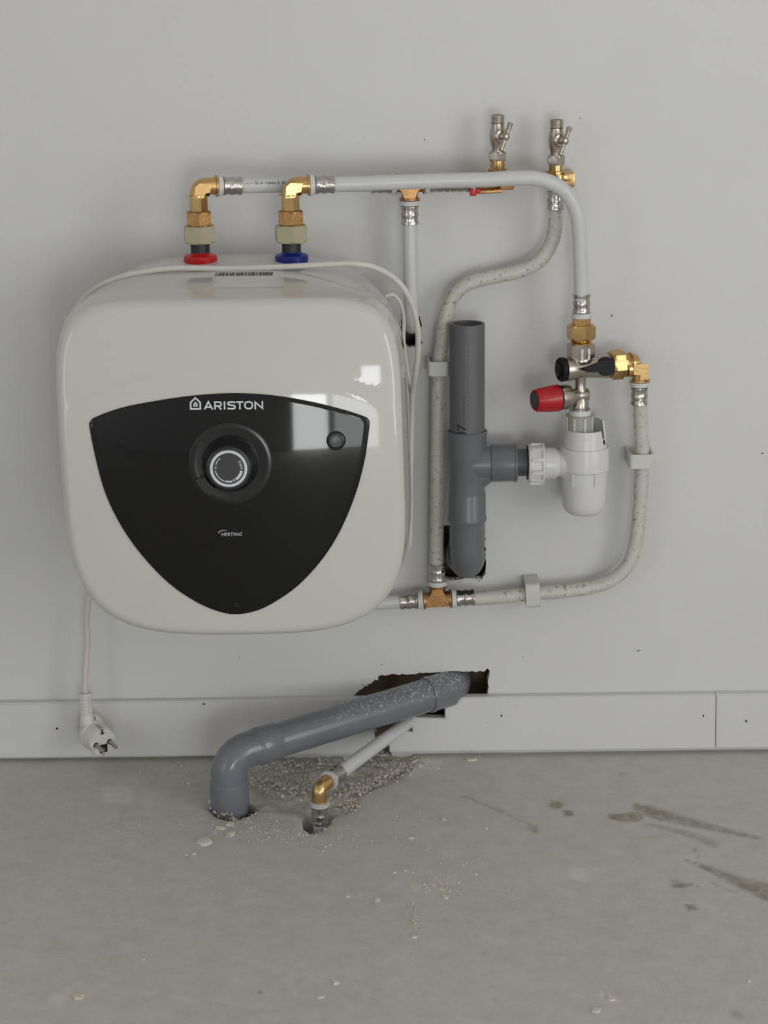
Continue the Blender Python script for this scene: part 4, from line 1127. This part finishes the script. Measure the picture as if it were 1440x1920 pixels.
part('knob_insert', rk, M['greyplastic'], lambda mb: lathe(mb, [(0.0094, 0.0575), (0.0094, 0.0594), (0.001, 0.0594)], rc, rax, segs=32))
def knobribs(mb):
    a, x, y = frame(rax)
    t = 2 * PI * kk / 6 + 0.4; e_ = x * math.cos(t) + y * math.sin(t)
    box(mb, rc + a * 0.0455 + e_ * 0.0139, (a - e_ * 0.107) * 0.0105, e_ * 0.0007, a.cross(e_) * 0.0011, 0.0003)
for kk in range(6): part('knob_rib', rk, M['redknob'], knobribs)
part('outlet', sg, M['nickel'], lambda mb: lathe(mb, [(0.0092, 0), (0.0112, 0.0008), (0.0112, 0.003), (0.0098, 0.0036), (0.0098, 0.011), (0.0075, 0.016), (0.0065, zu(738) - zu(770))], O(770), segs=36))

# ================================================================== DRAIN TRAP (white)
TR = Vector((at(1096, 870, DS).x, -DS, 0)); zt_ = lambda py: at(1096, py, DS).z
trap = thing('drain_trap', 'white plastic drain trap with open funnel under the safety valve', 'drain trap', (TR.x, TR.y, zt_(960)))
To = lambda py: Vector((TR.x, TR.y, zt_(py)))
def hh(a, b): return zt_(a) - zt_(b)
tn0 = Vector((SG.x, SG.y, zt_(778)))
part('inlet_ring', trap, M['white'], lambda mb: lathe(mb, [(0.0112, 0), (0.0128, 0.0004), (0.0124, hh(768, 778)), (0.0105, hh(768, 778))], tn0, segs=36))
part('funnel_flange', trap, M['milky'], lambda mb: lathe(mb, [(0.0128, 0), (0.0164, 0.0004), (0.0164, 0.0016), (0.0128, 0.002)], Vector((SG.x, SG.y, zt_(780))), segs=36))
part('funnel_basket', trap, M['milky'], lambda mb: lathe(mb, [(0.0150, 0), (0.0150, hh(779, 815))], Vector((SG.x, SG.y, zt_(815))), segs=36, cap=False))
def ribs(mb):
    for k in (kk,):
        t = 2 * PI * k / 8 + 0.30; e_ = Vector((math.cos(t), math.sin(t), 0))
        box(mb, Vector((SG.x, SG.y, (zt_(780) + zt_(812)) / 2)) + e_ * 0.0152, e_ * 0.0008, Vector((-e_.y, e_.x, 0)) * 0.0010, Vector((0, 0, hh(780, 812) / 2)))
for kk in range(8): part('funnel_rib', trap, M['white'], ribs)
def shroud(mb):
    """conical skirt whose rear wall stands higher than its front"""
    segs = 72; z0 = zt_(846); zf = zt_(803.5); zb_ = zt_(789); zn = zt_(830); vs = []; fs = []
    def ztop(t):
        a = math.degrees(t) % 360          # 0 = right, 90 = back (+y), 270 = front
        return zb_ if a < 150 else (zn if a > 322 else zf)
    rows = 5
    for r_out in (True, False):
        for i in range(rows + 1):
            for k in range(segs):
                t = 2 * PI * k / segs; z = z0 + (ztop(t) - z0) * i / rows
                r = 0.0258 - (z - z0) * 0.13 - (0.0 if r_out else 0.0016)
                vs.append((TR.x + r * math.cos(t), TR.y + r * math.sin(t), z))
    n_ = (rows + 1) * segs
    for s_ in (0, 1):
        for i in range(rows):
            for k in range(segs):
                k2 = (k + 1) % segs; b = s_ * n_; f = (b + i * segs + k, b + i * segs + k2, b + (i + 1) * segs + k2, b + (i + 1) * segs + k)
                fs.append(f if s_ == 0 else tuple(reversed(f)))
    b = rows * segs
    for k in range(segs):
        k2 = (k + 1) % segs; fs.append((b + k, b + k2, n_ + b + k2, n_ + b + k))
    # fill the two steps
    mb.add(vs, fs)
part('funnel_skirt', trap, M['white'], shroud, sharp=30)
part('funnel_cone', trap, M['white'], lambda mb: lathe(mb, [(0.0225, 0.0), (0.0222, 0.001), (0.012, -0.004), (0.004, -0.006)], To(822), segs=48))
def trap_body(mb):
    lathe(mb, [(0.0235, 0.0), (0.0240, 0.0002), (0.0278, 0.0004), (0.0282, -0.001), (0.0282, -0.0255), (0.0274, -0.0265), (0.0264, -0.0270), (0.0262, -0.032), (0.0250, -0.066), (0.0240, -0.071), (0.0215, -0.0755), (0.0175, -0.0785), (0.012, -0.0797), (0.002, -0.080)], To(837), segs=56)
part('trap_bowl', trap, M['white'], trap_body, sharp=38)
def bowl_ribs(mb):
    for a_ in (kk,):
        t = R(a_); e_ = Vector((math.cos(t), math.sin(t), 0)); sd = Vector((-e_.y, e_.x, 0))
        box(mb, To(837) + e_ * 0.0266 + Vector((0, 0, -0.034)), e_ * 0.0012, sd * 0.0011, Vector((0, 0, 0.0075)), 0.0004)
for kk in (235, 292): part('bowl_rib', trap, M['white'], bowl_ribs)
def arrow(mb):
    vs = [(-5, 4), (5, 4), (5, 1.5), (9, 1.5), (0, -4), (-9, 1.5), (-5, 1.5)]
    z_c = zt_(817) ; r = 0.0258 - (z_c - zt_(846)) * 0.13
    plate(mb, [Vector((TR.x + u * 0.0005, TR.y - r * math.cos(u * 0.0005 / r) + 0.0003, z_c + v * 0.0006)) for u, v in vs], (0, -1, 0), 0.0006)
part('flow_arrow', trap, M['white'], arrow)
zo = zt_(868); oax = Vector((-1, 0, 0)); oc = Vector((TR.x, TR.y, zo))
SX = lambda px: oc.x - at(px, 871, DS).x
part('outlet_spigot', trap, M['white'], lambda mb: lathe(mb, [(0.0185, 0.018), (0.0180, SX(1060)), (0.0150, SX(1048)), (0.0162, SX(1044)), (0.0180, SX(1040)), (0.0180, SX(1018))], oc, oax, segs=44))
def onut(mb):
    lathe(mb, [(0.0170, SX(1022)), (0.0232, SX(1020)), (0.0236, SX(1016)), (0.0220, SX(1013)), (0.0216, SX(996)), (0.0226, SX(993)), (0.0218, SX(990)), (0.0165, SX(989.5))], oc, oax, segs=44)
part('outlet_nut', trap, M['white'], onut)
def nutribs(mb):
    for k in (kk,):
        t = 2 * PI * k / 10 + 0.2; e_ = Vector((0, math.cos(t), math.sin(t))); sd = Vector((0, -e_.z, e_.y))
        box(mb, oc + oax * ((SX(1016) + SX(995)) / 2) + e_ * 0.0222, e_ * 0.0014, sd * 0.0022, oax * ((SX(995) - SX(1016)) / 2), 0.0006)
for kk in range(10): part('nut_rib', trap, M['white'], nutribs)

# ================================================================== GREY WASTE PIPES
DP = 0.05
WX = at(876, 850, DP).x; wz_ = lambda py: at(876, py, DP).z
Wp = lambda py: Vector((WX, -DP, wz_(py)))
wl = lambda a, b: wz_(a) - wz_(b)
st = thing('waste_standpipe', 'open grey plastic standpipe with printed 07 standing in the waste tee', 'pipe', Wp(820))
part('tube', st, M['pvcpipe'], lambda mb: lathe(mb, [(0.0164, 0), (0.0200, 0), (0.0200, wl(606, 820) - 0.0004), (0.0196, wl(606, 820)), (0.0170, wl(606, 820)), (0.0166, wl(606, 820) - 0.0006), (0.0164, 0)], Wp(820), segs=48, cap=False))
part('bore', st, M['pvcdark'], lambda mb: lathe(mb, [(0.0163, 0), (0.0163, 0.0005)], Wp(700), segs=48))
def cyl(ang0, r=0.0202):
    return lambda u, v: Vector((WX + r * math.sin(ang0 + u / r), -DP - r * math.cos(ang0 + u / r), v))
cm = cyl(-0.36)
text_on('pipe_print', '07', 0.0155, 0.0110, lambda u, v: cm(u, wz_(801) + v), M['ink'], st, rot=R(90), fine=True, bold=0.015)
def dots(mb):
    f = cyl(0.02); z = wz_(800); k = 0
    while z < wz_(625):
        hgt = 0.0012 if k % 3 else 0.0028
        mb.add([f(-0.0005, z), f(0.0005, z), f(0.0005, z + hgt), f(-0.0005, z + hgt)], [(0, 1, 2, 3)]); z += hgt + 0.0030; k += 1
    f = cyl(-0.22)
    for (a, b) in ((730, 790),):
        mb.add([f(-0.0003, wz_(b)), f(0.0003, wz_(b)), f(0.0003, wz_(a)), f(-0.0003, wz_(a))], [(0, 1, 2, 3)])
e = MB(); dots(e); build('printed_line', e, M['greyplastic'], st, recalc=False)
# tee
wt = thing('waste_tee', 'grey plastic waste tee joining the standpipe to the white trap', 'pipe fitting', Wp(925))
part('tee_body', wt, M['pvc'], lambda mb: lathe(mb, [(0.0195, 0), (0.0206, 0.0003), (0.0206, wl(862, 926)), (0.0216, wl(858, 926)), (0.0222, wl(850, 926)), (0.0224, wl(815, 926)), (0.0232, wl(811, 926)), (0.0232, wl(808, 926)), (0.0218, wl(806.5, 926)), (0.0202, wl(808, 926)), (0.0201, wl(815, 926))], Wp(926), segs=52))
wb = Vector((WX, -DP, zo)); BX = lambda px: at(px, 873, DP).x - WX
part('branch', wt, M['pvc'], lambda mb: lathe(mb, [(0.0195, 0.0), (0.0198, BX(920))], wb, (1, 0, 0), segs=48))
def gusset(mb):
    ol = [(0.010, 0.019), (0.021, 0.019), (0.028, 0.0), (0.026, -0.0185), (0.0185, -0.0245), (0.010, -0.026)]
    for sg_ in (-1, 1): pass
    lathe(mb, [(0.0200, 0.004), (0.0207, 0.016), (0.0199, BX(918))], wb, (1, 0, 0), segs=48)
    tube(mb, [wb + Vector((0.005, 0, -0.020)), wb + Vector((0.016, 0, -0.0105)), wb + Vector((0.026, 0, -0.004))], [0.0165, 0.0165, 0.0155], 32)
part('branch_fillet', wt, M['pvc'], gusset)
wa = thing('waste_adapter', 'grey reducing socket between the waste tee and white trap nut', 'pipe fitting', wb + Vector((BX(945), 0, -0.022)))
part('socket', wa, M['pvc'], lambda mb: lathe(mb, [(0.0180, BX(919)), (0.0212, BX(920)), (0.0216, BX(922)), (0.0216, BX(963)), (0.0226, BX(965)), (0.0226, BX(968)), (0.0205, BX(969.5)), (0.0165, BX(968))], wb, (1, 0, 0), segs=48))
part('spigot', wa, M['pvcdark'], lambda mb: lathe(mb, [(0.0155, BX(960)), (0.0155, BX(1003))], wb, (1, 0, 0), segs=44))
part('seal', wa, M['blackplastic'], lambda mb: lathe(mb, [(0.0158, BX(987)), (0.0200, BX(988)), (0.0200, BX(990)), (0.0158, BX(990.5))], wb, (1, 0, 0), segs=44))
# elbow below the tee, turning into the wall
we = thing('waste_elbow', 'grey plastic elbow turning from the waste tee into the wall hole', 'pipe fitting', (WX, -0.03, wz_(1060)))
part('socket', we, M['pvc'], lambda mb: lathe(mb, [(0.0195, 0), (0.0206, 0), (0.0207, wl(980, 1022)), (0.0212, wl(977, 1022)), (0.0226, wl(974, 1022)), (0.0228, wl(970, 1022)), (0.0216, wl(964, 1022)), (0.0213, wl(926, 1022)), (0.0208, wl(923, 1022)), (0.0195, wl(922.5, 1022))], Wp(1022), segs=52))
zc = at(876, 1073, 0.004).z + 0.0224
part('bend', we, M['pvc'], lambda mb: tube(mb, bend(Wp(1015), Vector((WX, -DP + 0.001, zc)), Vector((WX, 0.055, zc)), 0.0215, 16), 0.0198, 40))
part('rim', we, M['pvc'], lambda mb: lathe(mb, [(0.0205, 0.0), (0.0226, 0.0), (0.0232, 0.001), (0.0232, 0.03), (0.0205, 0.03)], (WX, -0.012, zc - 0.001), (0, 1, 0), segs=52))

# ---- floor waste pipe
PF = 0.0203
FB = fl(431, 1517); FBx = Vector((FB.x, FB.y + 0.004, 0))
dcor = -FBx.y
COR = Vector((FBx.x, FBx.y, at(430, 1416, dcor).z))
WE = at(808, 1301, 0.014)
uF = (WE - COR).normalized()
fp = thing('floor_waste_pipe', 'long sloping grey waste pipe dusted with plaster between wall hole and floor', 'pipe', COR)
Lf = (WE - COR).length
part('tube', fp, M['pvcfloor'], lambda mb: tube(mb, [COR + uF * 0.04, COR + uF * (Lf * 0.5), WE + uF * 0.01], PF, 44))
fe = thing('floor_waste_elbow', 'glossy grey elbow turning the sloping waste pipe down into the floor', 'pipe fitting', (FBx.x, FBx.y, 0))
part('bend', fe, M['pvcfloor'], lambda mb: tube(mb, bend(COR + uF * 0.046, COR, Vector((COR.x, COR.y, -0.005)), 0.026, 18), 0.0207, 44))
part('socket', fe, M['pvcfloor'], lambda mb: lathe(mb, [(0.0208, 0.034), (0.0218, 0.0355), (0.0222, 0.040), (0.0222, 0.0615), (0.0216, 0.063), (0.0200, 0.0632)], COR, uF, segs=48))
zs_ = COR.z - 0.030
part('socket', fe, M['pvcfloor'], lambda mb: lathe(mb, [(0.0205, 0.0), (0.0218, -0.001), (0.0222, -0.003), (0.0222, -(zs_ - 0.007)), (0.0216, -(zs_ - 0.004)), (0.0200, -(zs_ - 0.0035))], (COR.x, COR.y, zs_), (0, 0, 1), segs=48))
part('spigot', fe, M['pvcdark'], lambda mb: lathe(mb, [(0.0202, -0.06), (0.0202, 0.012)], (COR.x, COR.y, 0), segs=44))
def collar_rubble(mb):
    rnd = random.Random(9)
    for k in range(46):
        t = rnd.uniform(R(165), R(290)); r = 0.0212 + rnd.uniform(0, 0.004); s = rnd.uniform(0.0012, 0.0032)
        c_ = Vector((COR.x + r * math.cos(t), COR.y + r * math.sin(t), rnd.uniform(-0.004, 0.004 if t > R(215) else 0.012)))
        mb.add([c_ + Vector((rnd.uniform(-1, 1), rnd.uniform(-1, 1), rnd.uniform(-1, 1))).normalized() * s for _ in range(4)], [(0, 1, 2), (0, 1, 3), (1, 2, 3), (0, 2, 3)])
o = part('mortar_crumbs', fe, M['grit'], collar_rubble, sharp=5); tag(o, kind='stuff')
# socket and elbow inside the wall hole
fw = thing('waste_wall_elbow', 'grey elbow socket half inside the wall hole above the baseboard', 'pipe fitting', WE)
part('socket', fw, M['pvcfloor'], lambda mb: lathe(mb, [(0.0200, -0.006), (0.0222, -0.0055), (0.0226, -0.003), (0.0222, -0.001), (0.0218, 0.0), (0.0218, 0.026), (0.0205, 0.028)], WE, uF, segs=48))
c2 = WE + uF * 0.031
part('bend', fw, M['pvcfloor'], lambda mb: tube(mb, bend(WE + uF * 0.005, c2, c2 + Vector((0.006, 0.045, 0.0)), 0.0215, 14), 0.0205, 40))

# ---- thin white floor pipe with its brass elbow
GF = fl(600, 1541); GFx = Vector((GF.x, GF.y + 0.003, 0)); dg_ = -GFx.y
GE = Vector((GFx.x, GFx.y, at(600, 1477, dg_).z))
GW = at(775, 1347, -0.004); uG = (GW - GE).normalized()
g0 = GE + uG * 0.0185
gp = wpipe('thin white pipe sloping from the baseboard notch down to the floor elbow', [g0, g0 + uG * 0.04, GW + uG * 0.03], 'a', 'pex', ringm='ringclear')
t = thing('brass_elbow', 'small brass elbow standing over the floor hole at the thin pipe', 'pipe fitting', GFx)
part('elbow_body', t, M['brass'], lambda mb: tube(mb, bend(GE + uG * 0.019, GE, GE - Vector((0, 0, 0.017)), 0.0065, 10), 0.0086, 24))
g1 = GE - Vector((0, 0, 0.0165))
gv = wpipe('short crimped pipe end dropping from the brass elbow into the small floor hole', [g1, g1 - Vector((0, 0, 0.03)), g1 - Vector((0, 0, 0.10))], 'a', 'pex', ringm='ringclear', base=GFx)

# ================================================================== PIPE CLIPS
def clip(label, p, axis, w, d, wide):
    """saddle clip: U-shaped strap around the pipe, back plate against the wall"""
    a = Vector(axis).normalized(); s = a.cross(Vector((0, -1, 0))).normalized(); n_ = Vector((0, -1, 0)); c_ = Vector((p.x, 0, p.z))
    t = thing('pipe_clip', label, 'pipe clip', (p.x, -0.003, p.z - 0.012))
    ho = wide; hf = d + 0.0125
    ol = []
    def uo(h, top):  # outline in (side, out) coordinates
        k = 5; r = 0.005; pts_ = [(-h, 0)]
        for i in range(k + 1): q_ = PI - PI / 2 * i / k; pts_.append((-h + r + r * math.cos(q_), top - r + r * math.sin(q_)))
        for i in range(k + 1): q_ = PI / 2 - PI / 2 * i / k; pts_.append((h - r + r * math.cos(q_), top - r + r * math.sin(q_)))
        pts_.append((h, 0)); return pts_
    outer = uo(ho, hf); inner = uo(ho - 0.0028, hf - 0.0030)
    def strap(mb):
        n0 = len(outer); vs = []
        for e_ in (-1, 1):
            for pts_ in (outer, inner):
                for (u, v) in pts_: vs.append(c_ + s * u + n_ * v + a * (w / 2 * e_))
        fs = []
        for i in range(n0 - 1):
            fs += [(i, i + 1, n0 + i + 1, n0 + i), (2 * n0 + i, 3 * n0 + i, 3 * n0 + i + 1, 2 * n0 + i + 1),
                   (i, 2 * n0 + i, 2 * n0 + i + 1, i + 1), (n0 + i, n0 + i + 1, 3 * n0 + i + 1, 3 * n0 + i)]
        fs += [(0, n0, 3 * n0, 2 * n0), (n0 - 1, 3 * n0 - 1, 4 * n0 - 1, 2 * n0 - 1)]
        mb.add(vs, fs)
    part('strap', t, M['clip'], strap, sharp=28)
    part('back_plate', t, M['clip'], lambda mb: box(mb, c_ + n_ * 0.0025, s * (ho - 0.001), n_ * 0.0025, a * (w / 2 - 0.0008), 0.0006))
    return t
clip('white pipe clip on the scuffed pipe beside the grey standpipe', at(822, 688, DL), (0, 0, 1), 0.0165, DL, 0.0128)
clip('white pipe clip with a nick above it on the right riser pipe', at(1201, 861, 0.031), (0, 0, 1), 0.0165, 0.031, 0.0145)
clip('white pipe clip on the low pipe between brass tee and bend', at(998, 1112, DL), tax, 0.0165, DL, 0.0150)

# ================================================================== RUBBLE
def chip_mesh(mb, c_, lx, ly, th, ang, seed, k=7):
    rnd = random.Random(seed); ca, sa = math.cos(ang), math.sin(ang); bot = []; top = []
    for i in range(k):
        t = 2 * PI * i / k + rnd.uniform(-.25, .25); q = rnd.uniform(0.72, 1.1)
        u, v = lx * q * math.cos(t), ly * q * math.sin(t)
        bot.append(c_ + Vector((u * ca - v * sa, u * sa + v * ca, 0))); k2 = rnd.uniform(0.72, 0.92)
        top.append(c_ + Vector((u * k2 * ca - v * k2 * sa, u * k2 * sa + v * k2 * ca, th * rnd.uniform(0.7, 1.2))))
    mb.add(bot + top + [c_ + Vector((0, 0, th * 1.15))], [tuple(reversed(range(k)))] + [(i, (i + 1) % k, k + (i + 1) % k, k + i) for i in range(k)] + [(k + i, k + (i + 1) % k, 2 * k) for i in range(k)])
def chip(label, px, py, wpx, dpx, th, ang, seed, k=7, group='plaster chips on the floor'):
    p = fl(px, py); lx = wpx / 2 / 1720; ly = dpx / 2 / (1720 * 0.43)
    o = part('plaster_chip', None, M['chip'], lambda mb: chip_mesh(mb, Vector((p.x, p.y, -0.0008)), lx, ly, th, ang, seed, k), sharp=25)
    return tag(o, label, 'plaster chip', group)
chip('largest pale plaster chip, rounded, in front of the floor waste elbow', 383, 1580, 31, 18, 0.0045, 0.15, 1, 9)
chip('narrow pale plaster sliver, the one nearest the largest rounded chip', 413, 1553.5, 23, 7, 0.003, -0.4, 2, 5)
chip('pale triangular plaster sliver against the front of the floor waste elbow hole', 431, 1546.5, 22, 8, 0.003, 0.6, 3, 4)
chip('flat pale four-cornered plaster flake between the slivers and the small floor hole', 432, 1564.5, 24, 11, 0.003, -0.5, 4, 5)
chip('long pale plaster flake lying close under the middle baseboard', 883, 1425.5, 28, 8, 0.003, -0.1, 5, 8)
for i, (px, py, w, dp) in enumerate(((471, 1552, 9, 6), (771, 1572, 8, 6), (832, 1536, 10, 6), (775, 1756, 17, 9), (835, 1682, 14, 9), (812, 1660, 11, 7), (709, 1688, 12, 6), (826, 1667, 8, 6), (740, 1636, 12, 5),
                                     (893, 1639, 9, 6), (652, 1681, 8, 5), (1118, 1895, 20, 10), (1145, 1872, 30, 9), (147, 1870, 26, 9), (364, 1602, 8, 6), (349, 1604, 7, 5), (601, 1870, 10, 6), (630, 1843, 16, 5), (353, 1468, 7, 6),
                                     (560, 1435, 12, 7), (520, 1470, 11, 8), (548, 1478, 9, 7), (500, 1462, 12, 8), (535, 1447, 10, 6), (600, 1432, 12, 6), (660, 1470, 10, 6), (820, 1441, 9, 6), (1405, 1840, 8, 5), (269, 1800, 7, 4))):
    chip('small pale plaster crumb in the chipped patch under the sloping waste pipe' if 480 < px < 680 and py < 1482 else 'small pale plaster crumb loose on the open concrete floor', px, py, w, dp, 0.0022 if w < 16 else 0.0026, random.uniform(0, 3), 100 + i, random.choice((5, 6, 7)), 'small plaster crumbs on the concrete')
# grit: countless
def grit(mb):
    rnd = random.Random(21)
    fields = [((470, 1425), (720, 1425), 22, 420, 0.0020), ((480, 1465), (600, 1475), 22, 420, 0.0021), ((625, 1500), (790, 1425), 9, 520, 0.0022), ((640, 1495), (660, 1515), 10, 150, 0.0022),
              ((420, 1540), (660, 1580), 22, 260, 0.0016), ((300, 1450), (420, 1475), 24, 150, 0.0014), ((780, 1650), (850, 1668), 9, 50, 0.0018), ((765, 1690), (782, 1760), 8, 45, 0.0016),
              ((720, 1560), (900, 1650), 60, 110, 0.0013), ((200, 1500), (420, 1650), 60, 130, 0.0012), ((700, 1412), (1300, 1408), 5, 160, 0.0011), ((60, 1700), (1400, 1700), 160, 260, 0.0010), ((430, 1532), (480, 1522), 6, 60, 0.0018)]
    for (a, b, sp, n_, s0) in fields:
        for _ in range(n_):
            t = rnd.random(); px = a[0] + (b[0] - a[0]) * t + rnd.gauss(0, sp); py = a[1] + (b[1] - a[1]) * t + rnd.gauss(0, sp * 0.6)
            if py < 1412 or py > 1930: continue
            p = fl(px, py)
            if p.y > -0.014 or any(inside((p.x, p.y), h) for h in fholes): continue
            s = s0 * rnd.uniform(0.32, 0.95)
            if rnd.random() < 0.07: s *= 1.6
            c_ = Vector((p.x, p.y, s * 0.35))
            vs = [c_ + Vector((math.cos(k * 2.1 + t * 9) * s * rnd.uniform(.7, 1.2), math.sin(k * 2.1 + t * 9) * s * rnd.uniform(.7, 1.2), -s * 0.5)) for k in range(3)]
            vs += [c_ + Vector((math.cos(k * 2.1 + 1 + t * 9) * s * rnd.uniform(.3, .8), math.sin(k * 2.1 + 1 + t * 9) * s * rnd.uniform(.3, .8), s * rnd.uniform(.3, .7))) for k in range(3)]
            mb.add(vs, [(0, 2, 1), (3, 4, 5), (0, 1, 3), (1, 4, 3), (1, 2, 4), (2, 5, 4), (2, 0, 5), (0, 3, 5)])
o = part('concrete_grit', None, M['grit'], grit, sharp=5)
tag(o, 'pale concrete grit and dust scattered around the floor holes', 'grit', kind='stuff')
